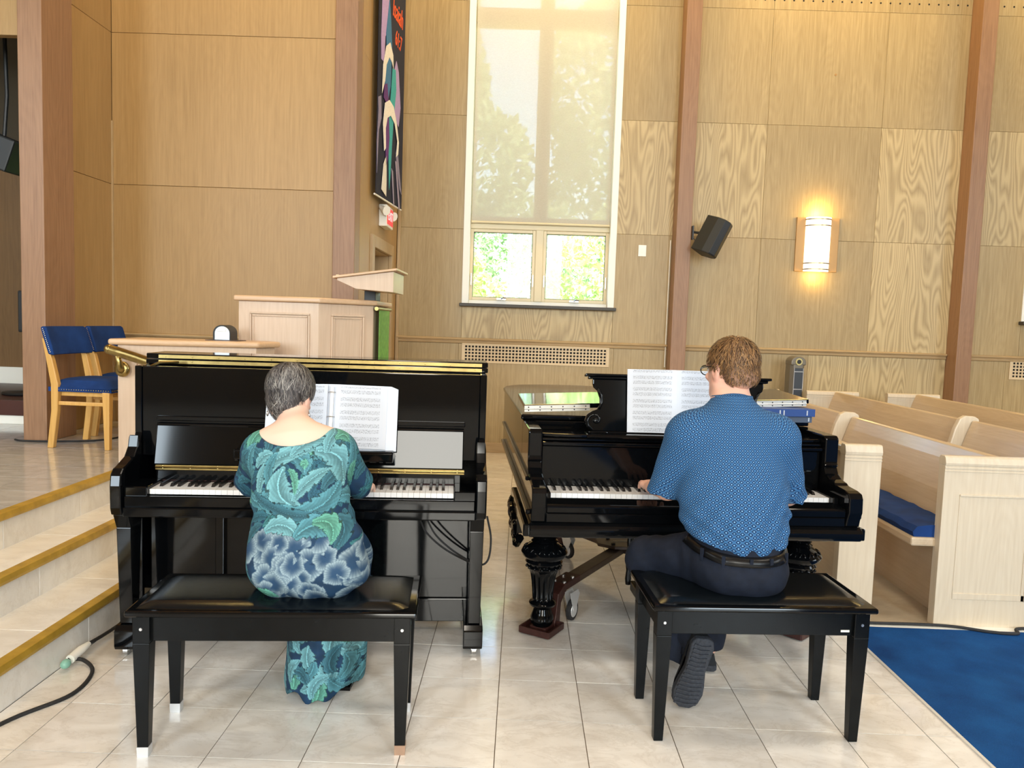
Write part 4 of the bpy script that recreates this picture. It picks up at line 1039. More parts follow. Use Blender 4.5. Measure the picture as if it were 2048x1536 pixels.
MB().box(-.05, -.02, .055, 1.75, .06, .83).build('screen_board', PALEY, pf, .003)
MB().box(-.07, .0, .05, 1.76, .83, .865).build('screen_rail', PALEY, pf, .008)
MB().box(-.06, -.01, .055, 1.75, 0, .06).build('screen_plinth', WHITEP, pf)

# tower heater by the wall
tf = empty('tower_fan', (2.83, 7.92, 0), math.radians(4), 'slim silver and dark grey tower fan standing by the wall behind the pews', 'fan')
GREYP = plain('grey_plastic', srgb(118, 112, 100), .4, .3); DGREY = plain('dark_grille', srgb(52, 58, 66), .5)
MB().lathe([(.15, 0), (.155, .012), (.14, .03), (.06, .05)], n=28).build('base', IRON, tf, smooth=True)
bp = [(-.074, .07), (-.074, -.05), (-.048, -.085), (.048, -.085), (.074, -.05), (.074, .07)]
MB().prism(bp, 'z', .05, 1.12).build('body', GREYP, tf, .008)
MB().prism([(-.078, 1.09), (.078, 1.09)]+[(.078*math.cos(a), 1.12+.06*math.sin(a)) for a in np.linspace(0, math.pi, 12)], 'y', -.088, .07).build('head', GREYP, tf, .01)
MB().box(-.048, .048, -.094, -.085, .25, 1.06).build('front_grille', DGREY, tf, .004)
gl_ = MB()
for i in range(5): gl_.box(-.05, .05, -.097, -.093, .30+.18*i, .308+.18*i)
for x in (-.05, .044): gl_.box(x, x+.006, -.098, -.093, .25, 1.06)
gl_.build('grille_bar', STEEL, tf)
MB().disc((0, -.09, 1.125), .036, 'y', .006, 18).build('dial_ring', plain('brass_ring', srgb(206, 190, 130), .35, .8), tf)
MB().disc((0, -.094, 1.125), .022, 'y', .006, 16).build('dial', IRON, tf)
# floor cables
tag(MB().tube(spline([(-1.95, 1.9, .006), (-1.80, 2.22, .006), (-1.70, 2.5, .006), (-1.60, 2.68, .007), (-1.625, 2.86, .007), (-1.70, 2.93, .02), (-1.745, 2.90, .035)], 8), .0075, 8)
    .build('power_cable', RUBBER, None, smooth='all'), 'black cable curling over the floor tiles from the lower left to the step', 'cable')
pg = empty('cable_plug', (-1.735, 2.90, .035), 0, 'pale green and white plug joining two cables at the foot of the steps', 'plug')
MB().ball((0, -.03, -.005), (.018, .024, .018)).build('green_cap', plain('mint_plastic', srgb(132, 184, 166), .4), pg, smooth='all')
MB().tube([(0, 0, 0), (.0, .07, .006), (.0, .13, .008)], [.018, .018, .010], 10).build('white_body', WHITEP, pg, smooth=True)
tag(MB().tube(spline([(-1.735, 3.03, .043), (-1.735, 3.2, .03), (-1.735, 3.5, .02), (-1.70, 3.75, .010), (-1.60, 4.0, .008)], 8), .0075, 8).build('power_cable', RUBBER, None, smooth='all'),
    'black cable running along the foot of the step behind the upright piano', 'cable')
tag(MB().tube(spline([(1.3, 3.66, .014), (1.75, 3.66, .014), (2.0, 3.665, .014), (2.16, 3.65, .014), (2.30, 3.60, .014), (2.42, 3.59, .014), (2.47, 3.655, .014), (2.7, 3.66, .012), (3.4, 3.64, .014)], 8), .0075, 8).build('power_cable', RUBBER, None, smooth='all'),
    'black cable wandering along the edge between blue carpet and pews', 'cable')
# ================================================================== people: smooth bodies from blended distance fields
class Field:
    def __init__(s, lo, hi, h):
        s.lo = np.array(lo, np.float32); s.h = h
        s.n = (np.ceil((np.array(hi)-s.lo)/h)+1).astype(int); s.d = np.full(s.n, 9.0, np.float32)
    def _sub(s, lo, hi, pad):
        a = np.clip(np.floor((np.array(lo)-pad-s.lo)/s.h).astype(int), 0, s.n); b = np.clip(np.ceil((np.array(hi)+pad-s.lo)/s.h).astype(int)+1, 0, s.n)
        sl = tuple(slice(i, j) for i, j in zip(a, b))
        ax = [s.lo[k]+s.h*np.arange(a[k], b[k], dtype=np.float32) for k in range(3)]
        return sl, np.meshgrid(*ax, indexing='ij', sparse=True)
    def _put(s, sl, d2, k, op):
        d = s.d[sl]
        if op == 's': d2 = -d2; d, d2 = -d, -d2      # subtract: max(d,-d2) = -min(-d, d2)
        h = np.clip(.5+.5*(d2-d)/k, 0, 1); r = d2*(1-h)+d*h-k*h*(1-h)
        s.d[sl] = -r if op == 's' else r
    def cone(s, a, b, ra, rb, k=.02, sc=(1, 1, 1), op='u', cut=None):
        sc = np.array(sc, np.float32); a = np.array(a, np.float32); b = np.array(b, np.float32); R = max(ra, rb)
        sl, (X, Y, Z) = s._sub(np.minimum(a, b)-R*sc, np.maximum(a, b)+R*sc, .05)
        A = a/sc; B = (b-a)/sc; px, py, pz = X/sc[0]-A[0], Y/sc[1]-A[1], Z/sc[2]-A[2]
        t = np.clip((px*B[0]+py*B[1]+pz*B[2])/max(float(B@B), 1e-9), 0, 1)
        d = np.sqrt((px-t*B[0])**2+(py-t*B[1])**2+(pz-t*B[2])**2)-(ra+t*(rb-ra))
        d = d*float(sc.min())
        if cut is not None:
            n = np.array(cut[1], float); n /= np.linalg.norm(n)
            d = np.maximum(d, ((X-cut[0][0])*n[0]+(Y-cut[0][1])*n[1]+(Z-cut[0][2])*n[2]).astype(np.float32))
        s._put(sl, d, k, op); return s
    def ell(s, c, r, k=.02, rot=None, op='u'):
        c = np.array(c, np.float32); r = np.array(r, np.float32); m = float(r.max())
        sl, (X, Y, Z) = s._sub(c-m, c+m, .05); x, y, z = X-c[0], Y-c[1], Z-c[2]
        if rot is not None:
            M_ = np.array(rot.to_3x3().transposed(), np.float32)
            x, y, z = (M_[i][0]*x+M_[i][1]*y+M_[i][2]*z for i in range(3))
        k0 = np.sqrt((x/r[0])**2+(y/r[1])**2+(z/r[2])**2); k1 = np.sqrt((x/r[0]**2)**2+(y/r[1]**2)**2+(z/r[2]**2)**2)
        s._put(sl, k0*(k0-1)/np.maximum(k1, 1e-6), k, op); return s
    def cut(s, p, n):
        """keep the side the normal n points away from"""
        n = np.array(n, float); n /= np.linalg.norm(n)
        ax = [s.lo[k]+s.h*np.arange(s.n[k], dtype=np.float32) for k in range(3)]
        X, Y, Z = np.meshgrid(*ax, indexing='ij', sparse=True)
        s.d = np.maximum(s.d, ((X-p[0])*n[0]+(Y-p[1])*n[1]+(Z-p[2])*n[2]).astype(np.float32)); return s
    def grid(s):
        ax = [s.lo[k]+s.h*np.arange(s.n[k], dtype=np.float32) for k in range(3)]
        return np.meshgrid(*ax, indexing='ij', sparse=True)
    def polygons(s):
        d = s.d; ins = d < 0; nx, ny, nz = d.shape
        c = sum(ins[i:nx-1+i, j:ny-1+j, k:nz-1+k].astype(np.int8) for i in (0, 1) for j in (0, 1) for k in (0, 1))
        act = (c > 0) & (c < 8); idx = np.full(act.shape, -1, np.int64); I = np.argwhere(act); idx[act] = np.arange(len(I))
        cv = {(i, j, k): d[I[:, 0]+i, I[:, 1]+j, I[:, 2]+k] for i in (0, 1) for j in (0, 1) for k in (0, 1)}
        acc = np.zeros((len(I), 3)); cnt = np.zeros(len(I))
        for p in cv:
            for ax in range(3):
                if p[ax]: continue
                q = list(p); q[ax] = 1; a, b = cv[p], cv[tuple(q)]
                m = (a < 0) != (b < 0); t = np.where(m, a/np.where(m, a-b, 1), 0)
                pos = np.zeros((len(I), 3)); pos[:] = p; pos[:, ax] += t
                acc[m] += pos[m]; cnt += m
        V = s.lo+s.h*(I+acc/cnt[:, None])
        Q = []
        for ax in range(3):
            u, w = (ax+1) % 3, (ax+2) % 3
            a = ins; b = np.roll(ins, -1, ax); m = a != b
            sl = [slice(0, -1)]*3; sl[u] = slice(1, -1); sl[w] = slice(1, -1)
            mm = np.zeros_like(m); mm[tuple(sl)] = m[tuple(sl)]
            E = np.argwhere(mm)
            if not len(E): continue
            du = np.zeros(3, int); du[u] = 1; dw = np.zeros(3, int); dw[w] = 1
            def g(o): return idx[o[:, 0], o[:, 1], o[:, 2]]
            q = np.stack([g(E-du-dw), g(E-dw), g(E), g(E-du)], 1)
            f = ~ins[E[:, 0], E[:, 1], E[:, 2]]; q[f] = q[f][:, ::-1]; Q.append(q)
        return V, np.concatenate(Q)

def field_obj(F, name, mat, parent, origin=(0, 0, 0), paint=None, subdiv=0, smooth_it=1):
    V, Q = F.polygons(); V = V-np.array(origin)
    me = bpy.data.meshes.new(name); nv, nq = len(V), len(Q)
    me.vertices.add(nv); me.vertices.foreach_set('co', V.astype(np.float32).ravel())
    me.loops.add(nq*4); me.loops.foreach_set('vertex_index', Q.ravel().astype(np.int32))
    me.polygons.add(nq); me.polygons.foreach_set('loop_start', np.arange(0, nq*4, 4, dtype=np.int32))
    try: me.polygons.foreach_set('loop_total', np.full(nq, 4, np.int32))
    except Exception: pass
    me.polygons.foreach_set('use_smooth', np.ones(nq, bool)); me.update(calc_edges=True); me.validate()
    if smooth_it or subdiv:
        o = bpy.data.objects.new('tmp', me); COL.objects.link(o)
        if smooth_it: md = o.modifiers.new('s', 'SMOOTH'); md.iterations = smooth_it; md.factor = .5
        if subdiv: md = o.modifiers.new('d', 'SUBSURF'); md.levels = md.render_levels = subdiv
        dg = bpy.context.evaluated_depsgraph_get(); m2 = bpy.data.meshes.new_from_object(o.evaluated_get(dg))
        bpy.data.objects.remove(o); bpy.data.meshes.remove(me); me = m2; me.name = name
        me.polygons.foreach_set('use_smooth', np.ones(len(me.polygons), bool))
    if paint is not None:
        co = np.empty(len(me.vertices)*3, np.float32); me.vertices.foreach_get('co', co); co = co.reshape(-1, 3)+np.array(origin)
        nr = np.empty(len(me.vertices)*3, np.float32); me.vertex_normals.foreach_get('vector', nr)
        at = me.attributes.new('paint', 'FLOAT_COLOR', 'POINT'); at.data.foreach_set('color', np.asarray(paint(co, nr.reshape(-1, 3)), np.float32).ravel())
    me.materials.clear(); me.materials.append(mat)
    ob = bpy.data.objects.new(name, me); COL.objects.link(ob); ob.parent = parent; return ob
def lin(rgb): return np.array(srgb(*rgb)[:3])
def v3(*a): return np.array(a, float)

def add_hand(F, wrist, fwd_, side, curl=.55, s=1.0):
    """palm, four unequal bent fingers and a thumb; palm down; side = +1 puts the thumb towards +x"""
    f = np.array(fwd_, float); f /= np.linalg.norm(f); up = v3(0, 0, 1); r = np.cross(f, up); r /= np.linalg.norm(r)
    w = np.array(wrist, float); k = .006
    F.cone(w, w+f*.045*s, .024*s, .030*s, .012, (1, 1, .62))
    pc = w+f*.055*s; F.ell(pc, (.041*s, .046*s, .017*s), .014)
    for i, (off, L) in enumerate(((.030, .070), (.010, .080), (-.011, .075), (-.031, .058))):
        b = w+f*(.088-.004*abs(i-1.2))*s+r*off*s*side+up*.004; d = f+r*side*(off*2.2)
        d /= np.linalg.norm(d); p = b-f*.03*s; q = b
        F.cone(p, q, .0100*s, .0092*s, k)
        for j, (fr, an) in enumerate(((.45, curl*.5), (.32, curl*1.3), (.25, curl*1.9))):
            n = q+(d*math.cos(an)-up*math.sin(an))*L*fr*s
            F.cone(q, n, (.0090-.0008*j)*s, (.0084-.0008*j)*s, k); q = n
    b = w+f*.025*s+r*side*.026*s; m = b+(f*.75+r*side*.65-up*.25)*.040*s; e = m+(f*.95+r*side*.10-up*.30)*.032*s
    F.cone(b, m, .0125*s, .0105*s, k); F.cone(m, e, .0105*s, .0085*s, k)

def add_head(F, c, yaw, pitch, s=1.0, female=False):
    """skull, jaw, nose, lips, brow and ears about the centre c; yaw turns left, pitch nods down; returns the local-to-world matrix"""
    M_ = Matrix.Translation(c) @ Matrix.Rotation(yaw, 4, 'Z') @ Matrix.Rotation(-pitch, 4, 'X')
    R = M_
    def w(x, y, z): return np.array(M_ @ Vector((x*s, y*s, z*s)))
    F.ell(w(0, -.012, .028), (.074*s, .093*s, .084*s), .02, R)          # cranium
    F.ell(w(0, .030, -.030), (.062*s, .066*s, .078*s), .03, R)           # face
    F.ell(w(0, .062, -.088), (.030*s, .026*s, .022*s), .03, R)           # chin
    for x in (-1, 1):
        F.cone(w(x*.052, .01, -.055), w(x*.030, .060, -.085), .022*s, .018*s, .03)
        F.ell(w(x*.036, .078, -.022), (.020*s, .014*s, .015*s), .012, R)  # cheek
        F.ell(w(x*.030, .094, .004), (.017*s, .012*s, .011*s), .006, R, 's')  # socket
        F.cone(w(x*.012, .093, .022), w(x*.045, .080, .020), .007*s, .006*s, .012)
        F.ell(w(x*.075, -.004, -.010), (.009*s, .020*s, .032*s), .006, R); F.ell(w(x*.083, .000, -.008), (.005*s, .010*s, .018*s), .004, R, 's')
    F.cone(w(0, .092, .012), w(0, .113, -.026), .009*s, .012*s, .010); F.ell(w(0, .103, -.032), (.016*s, .010*s, .009*s), .008, R)
    F.ell(w(0, .090, -.058), (.021*s, .008*s, .006*s), .005, R); F.ell(w(0, .089, -.068), (.018*s, .008*s, .006*s), .005, R)
    return M_
EYEW = plain('eye_white', srgb(236, 234, 228), .2); IRIS = plain('iris', srgb(70, 80, 84), .2)
def add_eyes(M_, parent, origin, s=1.0):
    for x in (-1, 1):
        p = M_ @ Vector((x*.030*s, .084*s, .004*s))-Vector(origin); q = M_ @ Vector((x*.030*s, .0945*s, .003*s))-Vector(origin)
        e = MB().ball(p, .0115*s, 14, 10).build('eye', EYEW, parent, smooth='all'); MB().ball(q, .0048*s, 10, 6).build('iris', IRIS, e, smooth='all')
def skin_paint(base, M_, s=1.0, red=.0):
    Mi = np.array(M_.inverted())
    def f(co, nr):
        c = np.ones((len(co), 4)); c[:, :3] = lin(base)
        p = (Mi[:3, :3] @ co.T).T+Mi[:3, 3]
        p /= s
        lips = (np.abs(p[:, 0]) < .022) & (np.abs(p[:, 2]+.063) < .012) & (p[:, 1] > .082)
        c[lips, :3] = lin((176, 108, 100))
        near = np.exp(-(np.linalg.norm(p-np.array([0, .06, -.03]), axis=1)/.06)**2)[:, None]*.35
        ear = ((np.abs(p[:, 0]) > .068) & (np.abs(p[:, 2]) < .05))[:, None]*.35
        m = np.clip(near+ear+red, 0, 1); c[:, :3] = c[:, :3]*(1-m)+lin((214, 150, 132))*m
        return c
    return f
def hair_strips(name, parent, origin, M_, s, n, cols, length, keep, lift=.004, r=(.080, .100, .092), c0=(0, -.012, .028), width=.0022, crown=(-.01, -.045, .105)):
    """short hair as many fine tapering locks combed away from the crown; keep(p) -> 0..1 length factor of a local point"""
    P = []; Fc = []; C = []; rr = np.array(r); cc = np.array(c0); cr = np.array(crown)
    k = 0
    while k < n:
        v = rng.normal(size=3); v /= np.linalg.norm(v); p = cc+v*rr
        kl = keep(p)
        if kl <= 0: continue
        k += 1
        nrm = v/rr; nrm /= np.linalg.norm(nrm)
        d = p-cr; d += np.array([0, 0, -.25*np.linalg.norm(d)]); d -= nrm*(d@nrm); d /= max(np.linalg.norm(d), 1e-6)
        d += rng.normal(size=3)*.28; d -= nrm*(d@nrm); d /= np.linalg.norm(d)
        L = length*kl*rng.uniform(.6, 1.2); sd = np.cross(d, nrm); col = np.array(lin(cols[rng.randint(len(cols))])*rng.uniform(.8, 1.2)); base = len(P)
        q = p-nrm*.004
        for i in range(5):
            t = i/4; w_ = width*(1-.75*t)*(1 if i else .7)
            a = q+nrm*(lift*(.4+1.2*math.sin(t*2.2))*rng.uniform(.8, 1.2))
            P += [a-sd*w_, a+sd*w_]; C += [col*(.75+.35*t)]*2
            q = q+d*L/4; u = (q-cc)/rr; un = np.linalg.norm(u); q = cc+(q-cc)/un if un > 0 else q
            nrm = u/rr; nrm /= np.linalg.norm(nrm); d -= nrm*(d@nrm); d /= np.linalg.norm(d); sd = np.cross(d, nrm)
        Fc += [(base+2*i, base+2*i+1, base+2*i+3, base+2*i+2) for i in range(4)]
    P = np.array(P)*s; M3 = np.array(M_); W_ = (M3[:3, :3] @ P.T).T+M3[:3, 3]-np.array(origin)
    m = MB(); m.v = [tuple(x) for x in W_]; m.f = Fc; o = m.build(name, HAIRM, parent, smooth='all')
    at = o.data.attributes.new('paint', 'FLOAT_COLOR', 'POINT')
    at.data.foreach_set('color', np.concatenate([np.array(C), np.ones((len(C), 1))], 1).astype(np.float32).ravel()); return o

# ---------------------------------------------------------------- the woman
WO = (-.70, 2.53, 0)
wo = empty('person', WO, 0, 'seated person with short grey hair in a teal leaf print dress, at the upright piano', 'person')
hc = (-.850, 2.815, 1.120)
F = Field((-1.16, 2.26, -.01), (-.36, 3.36, 1.28), .0048)
MW = add_head(F, hc, math.radians(-6), math.radians(24), .98)
F.cone((-.790, 2.70, .985), (-.835, 2.775, 1.075), .056, .050, .03)
F.cone((-.70, 2.53, .62), (-.745, 2.60, .80), .135, .118, .05, (1.2, .85, 1)); F.cone((-.745, 2.60, .80), (-.775, 2.665, .93), .125, .120, .05, (1.2, .75, 1))
F.cone((-.885, 2.675, .945), (-.655, 2.69, .955), .052, .052, .06)
F.cone((-.785, 2.685, .965), (-.79, 2.70, .99), .085, .058, .04)
WS = ((-.915, 2.68, .925), (-.635, 2.695, .935)); WE = ((-.975, 2.76, .800), (-.585, 2.775, .805)); WR = ((-.915, 2.985, .738), (-.615, 2.995, .735))
for i in (0, 1):
    F.cone(WS[i], WE[i], .047, .040, .03); F.cone(WE[i], WR[i], .040, .025, .02)
    add_hand(F, WR[i], (.10 if i == 0 else -.05, 1, -.05), 1 if i == 0 else -1, .55, .95)
for i, (hx, kx, ax) in enumerate(((-.79, -.80, -.785), (-.64, -.668, -.67))):
    F.cone((hx, 2.55, .575), (kx, 2.95, .505), .078, .058, .04); F.cone((kx, 2.95, .500), (ax, 2.88, .10), .055, .036, .03)
    F.cone((ax, 2.87, .055), (ax, 3.05, .03), .034, .026, .03)
wb_ = field_obj(F, 'body', SKIN, wo, WO, skin_paint((226, 190, 170), MW, .98))
add_eyes(MW, wo, WO, .98)
# dress
F = Field((-1.17, 2.24, -.005), (-.36, 3.14, 1.06), .0058)
F.cone((-.695, 2.500, .590), (-.70, 2.54, .66), .155, .146, .06, (1.22, .95, .66))
F.ell((-.762, 2.50, .575), (.112, .120, .085), .05); F.ell((-.612, 2.50, .575), (.118, .120, .085), .05)
F.cone((-.705, 2.535, .66), (-.742, 2.59, .79), .130, .118, .05, (1.27, .92, 1)); F.cone((-.742, 2.59, .79), (-.768, 2.645, .90), .120, .128, .05, (1.26, .84, 1))
F.cone((-.885, 2.668, .938), (-.66, 2.685, .948), .066, .066, .06)
for i in (0, 1):
    mid = np.array(WS[i])*.08+np.array(WE[i])*.92
    F.cone(WS[i], mid, .062, .055, .04); F.cone(mid, np.array(WE[i])*.9+np.array(WR[i])*.1, .056, .052, .02)
for hx, kx in ((-.79, -.795), (-.64, -.672)): F.cone((hx, 2.56, .575), (kx, 2.93, .515), .088, .076, .05)
F.cone((-.70, 2.93, .47), (-.715, 2.88, .05), .125, .132, .06, (1.0, .92, 1)); F.cone((-.80, 2.93, .48), (-.77, 2.86, .03), .085, .088, .06); F.cone((-.65, 2.93, .48), (-.665, 2.86, .06), .075, .08, .06)
F.cone((-.72, 2.80, .20), (-.73, 2.79, .03), .10, .115, .06)
X, Y, Z = F.grid()
fold = np.sin((X+.12*Y)*95)*.006*np.clip((.42-Z)/.25, 0, 1)+.0035*np.sin(X*60+Z*40)*np.clip((.75-Z)/.1, 0, 1)*np.clip((Z-.45)/.05, 0, 1)+.003*np.sin((Z-.35*X)*85)*np.exp(-((Z-.76)/.07)**2)
F.d = F.d+fold.astype(np.float32)
F.d = np.maximum(F.d, (.018+.014*np.sin(X*38)+.010*np.sin(X*71+1)-Z).astype(np.float32))
# scoop neckline, and the sleeve ends stay open
F.ell((-.787, 2.640, 1.034), (.124, .13, .076), .006, None, 's')
dress_hem = F
def leaf_paint():
    def XZ(cx, cy): return (-.70+(cx-520)*.000597+((1300-cy)*.000597)*.0, .495+(1325-cy)*.000590)
    leaves = []      # control points in a 1024 x 1536 drawing grid, half width, colour
    def L(p0, p1, p2, w, c, lob=7): leaves.append((bez(XZ(*p0)+(0,), XZ(*p1)+(0,), XZ(*p2)+(0,), 26), w*.000597, c, lob))
    T1, T2, T3, T4 = (104, 156, 164), (76, 130, 142), (88, 150, 134), (54, 100, 114)
    rg = np.random.RandomState(3)
    for q in range(110):      # darker under-leaves
        x, y = rg.uniform(-120, 1160), rg.uniform(330, 1000); a = rg.uniform(0, 6.3); l = rg.uniform(60, 130)
        L((x, y), (x+l*math.cos(a), y+l*math.sin(a)), (x+1.6*l*math.cos(a+.5), y+1.6*l*math.sin(a+.5)), rg.uniform(18, 34), [(50, 100, 116), (58, 116, 122), (44, 92, 112)][q % 3], 6)
    for q in range(22):      # bright leaves filling the back and sleeves
        x, y = rg.uniform(60, 980), rg.uniform(380, 900); a = rg.uniform(0, 6.3); l = rg.uniform(60, 110); b = rg.choice([-.9, .9])
        L((x, y), (x+l*math.cos(a), y+l*math.sin(a)), (x+1.7*l*math.cos(a+b), y+1.7*l*math.sin(a+b)), rg.uniform(34, 56), (T2, T4, T4, T3, T2)[q % 5], 7)
    L((250, 760), (230, 560), (560, 520), 46, T1); L((340, 760), (250, 640), (330, 560), 30, T2)
    L((560, 540), (700, 540), (700, 720), 62, T1); L((480, 830), (330, 780), (380, 640), 74, T1); L((250, 800), (330, 880), (520, 830), 34, T2)
    L((480, 850), (650, 860), (680, 720), 58, T2); L((470, 790), (520, 680), (620, 640), 40, T1); L((420, 640), (470, 660), (470, 760), 20, T3)
    L((220, 780), (420, 900), (640, 860), 30, T4); L((340, 950), (420, 880), (520, 960), 46, T1); L((520, 960), (600, 870), (720, 960), 58, T2); L((600, 900), (720, 880), (700, 1000), 40, T3)
    L((420, 560), (480, 470), (600, 470), 40, T1); L((600, 540), (600, 420), (680, 410), 40, T1); L((640, 470), (690, 440), (720, 500), 34, T3)
    L((150, 560), (150, 440), (260, 420), 46, T3); L((160, 700), (120, 600), (180, 520), 36, T2); L((210, 640), (240, 560), (300, 560), 30, T1)
    L((90, 700), (80, 600), (140, 560), 34, T4); L((760, 700), (780, 580), (730, 480), 36, T2); L((800, 740), (760, 660), (790, 620), 28, T3); L((480, 610), (500, 590), (500, 630), 22, T3)
    L((280, 1300), (200, 1220), (190, 1100), 52, T2); L((300, 1310), (340, 1240), (420, 1300), 30, T3); L((200, 1060), (230, 960), (300, 930), 24, T4)
    for q, (x, y) in enumerate(((230, 1500), (330, 1560), (420, 1480), (160, 1600), (500, 1600), (380, 1680), (270, 1720), (560, 1520), (620, 1660), (450, 1780), (180, 1800), (560, 1800), (340, 1880), (640, 1860), (240, 2000), (480, 1980), (580, 2060), (380, 2080), (160, 2080), (660, 1980))):
        x += 130; a = q*1.9; L((x, y+60), (x+50*math.cos(a), y), (x+100*math.cos(a+.6), y-70), 50, (T1, T2, T3)[q % 3])
    for q in range(26):      # and the skirt
        x, y = rg.uniform(330, 860), rg.uniform(1480, 2150); a = rg.uniform(0, 6.3); l = rg.uniform(55, 100)
        L((x, y), (x+l*math.cos(a), y+l*math.sin(a)), (x+1.6*l*math.cos(a+.8), y+1.6*l*math.sin(a+.8)), rg.uniform(30, 50), (T2, T1, T4)[q % 3], 7)
    fans = []
    for q in range(74):
        x, y = rg.uniform(120, 960), rg.uniform(960, 1350)
        if x < 350 and y > 1050 and x-170 < (y-1050)*.75: continue
        c = XZ(x, y); fans.append((c[0], c[1], rg.uniform(46, 88)*.000597, rg.uniform(0, 6.28)))
    def f(co, nr):
        n = len(co); c = np.zeros((n, 4)); c[:, 3] = 1; c[:, :3] = lin((22, 52, 80))
        # unroll sideways so the print wraps the body
        ax = -.70+(co[:, 2]-.5)*-.17
        u = co[:, 0]+np.sign(co[:, 0]-ax)*np.clip(co[:, 1]-(2.42+.45*(np.clip(co[:, 2], .5, 1)-.5)), 0, .4)*.55*np.clip((co[:, 2]-.45)/.1, 0, 1)
        z = co[:, 2]
        c[:, :3] *= (1+.25*np.sin(u*70+np.sin(z*55)*2)*np.sin(z*64))[:, None]
        P2 = np.stack([u, z], 1)
        def do_fans():
            for fx, fz, r, a in fans:
                d = np.hypot(u-fx, z-fz); an = np.arctan2(z-fz, u-fx)-a
                rr = r*(1+.07*np.sin(an*5)+.04*np.sin(an*9)); m = (d < rr) & (np.cos(an) > -.93)
                t = np.clip(d/rr, 0, 1); st = .82+.18*np.sin(an*30)
                w = np.clip((t-.30)/.65, 0, 1)**1.8*st*.85; w = np.where(t > .95, w*.4, w)
                col = lin((36, 66, 96))[None]*(1-w[:, None])+lin((160, 182, 188))[None]*w[:, None]
                c[m, :3] = col[m]
        def do_leaf(pts, w, colr, lob):
            p = np.array(pts)[:, :2]; lo = p.min(0)-w*1.5; hi = p.max(0)+w*1.5
            I = np.where((u > lo[0]) & (u < hi[0]) & (z > lo[1]) & (z < hi[1]))[0]
            if not len(I): return
            q = P2[I][:, None]-p[None]; D = np.hypot(q[..., 0], q[..., 1]); k = D.argmin(1); d = D[np.arange(len(I)), k]; t = k/(len(p)-1)
            tn = np.gradient(p, axis=0)[k]; tn /= np.linalg.norm(tn, axis=1)[:, None]; qq = q[np.arange(len(I)), k]
            sd = tn[:, 0]*qq[:, 1]-tn[:, 1]*qq[:, 0]
            hw = w*np.sin(math.pi*np.clip(t*.9+.07, 0, 1))**.6*(.74+.30*np.abs(np.sin((t+.35*np.abs(sd)/w)*math.pi*lob*.5)))
            e = d/np.maximum(hw, 1e-6); m = e < 1.12
            ve = .5+.5*np.sin((t*2.0-1.0*np.abs(sd)/w)*20); sh = .42+.50*np.clip(e, 0, 1)**1.5+.30*ve*np.clip(e+.2, 0, 1)+.18*(sd > 0)
            sh = np.where(d < w*.07, 1.45, sh); sh = np.where(e > 1.0, .22, sh)
            c[I[m], :3] = np.clip(lin(colr)[None]*sh[m][:, None], 0, 1)
        for lf in leaves[:132]: do_leaf(*lf)
        do_fans()
        for lf in leaves[132:]: do_leaf(*lf)
        return c
    return f
field_obj(F, 'dress', DRESSM, wo, WO, leaf_paint(), subdiv=1)
for i, ax in enumerate((-.785, -.64)):
    MB().tube([(ax-WO[0], 2.80-WO[1], .040), (ax-WO[0], 2.86-WO[1], .048), (ax-WO[0], 2.95-WO[1], .045), (ax-WO[0], 3.04-WO[1], .036), (ax-WO[0], 3.085-WO[1], .030)], [.030, .040, .038, .036, .018], 14).box(ax-WO[0]-.034, ax-WO[0]+.034, 2.80-WO[1], 3.09-WO[1], 0, .014).build('shoe', SKINBELT, wo, smooth=True)
MB().tube([tuple(np.array([-.802+.066*math.cos(a), 2.728+.066*math.sin(a), 1.022-.024*math.sin(a)])-np.array(WO)) for a in np.linspace(0, 2*math.pi, 28)], .0022, 6).build('necklace', plain('dark_cord', srgb(52, 30, 30), .5), wo, smooth='all')
GREYS = [(98, 94, 93), (122, 118, 114), (74, 70, 70), (150, 146, 140), (58, 55, 56), (108, 102, 98)]
FH = Field((hc[0]-.13, hc[1]-.15, hc[2]-.14), (hc[0]+.13, hc[1]+.14, hc[2]+.15), .0048)
def hl(M_, s, x, y, z): return np.array(M_ @ Vector((x*s, y*s, z*s)))
FH.ell(hl(MW, .98, 0, -.016, .032), (.0815, .100, .088), .02, MW); FH.ell(hl(MW, .98, 0, -.062, -.035), (.062, .040, .058), .03, MW)
FH.ell(hl(MW, .98, 0, .085, -.045), (.075, .07, .085), .01, MW, 's')
for x in (-1, 1): FH.ell(hl(MW, .98, x*.088, .012, -.022), (.026, .034, .036), .01, MW, 's')
def greyp(co, nr):
    c = np.ones((len(co), 4)); c[:, :3] = lin((70, 66, 66))[None]*(.8+.4*np.sin(co[:, :1]*400+co[:, 2:]*90)); return np.clip(c, 0, 1)
hb = field_obj(FH, 'hair', HAIRM, wo, WO, greyp)
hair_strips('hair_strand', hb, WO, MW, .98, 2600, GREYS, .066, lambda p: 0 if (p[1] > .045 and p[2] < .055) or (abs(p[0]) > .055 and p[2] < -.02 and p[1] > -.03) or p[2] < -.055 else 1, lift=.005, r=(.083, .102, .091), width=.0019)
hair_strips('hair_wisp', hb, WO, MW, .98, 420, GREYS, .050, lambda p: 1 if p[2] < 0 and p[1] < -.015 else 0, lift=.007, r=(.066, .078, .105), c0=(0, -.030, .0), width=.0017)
for x in (-1, 1):
    p = MW @ Vector((x*.080, .002, -.048))-Vector(WO)
    m = MB().tube([p, p+Vector((0, 0, -.018))], .0012, 5); m.ball(p+Vector((0, 0, -.026)), (.005, .004, .010), 8, 6); m.build('earring', STEEL, wo, smooth='all')

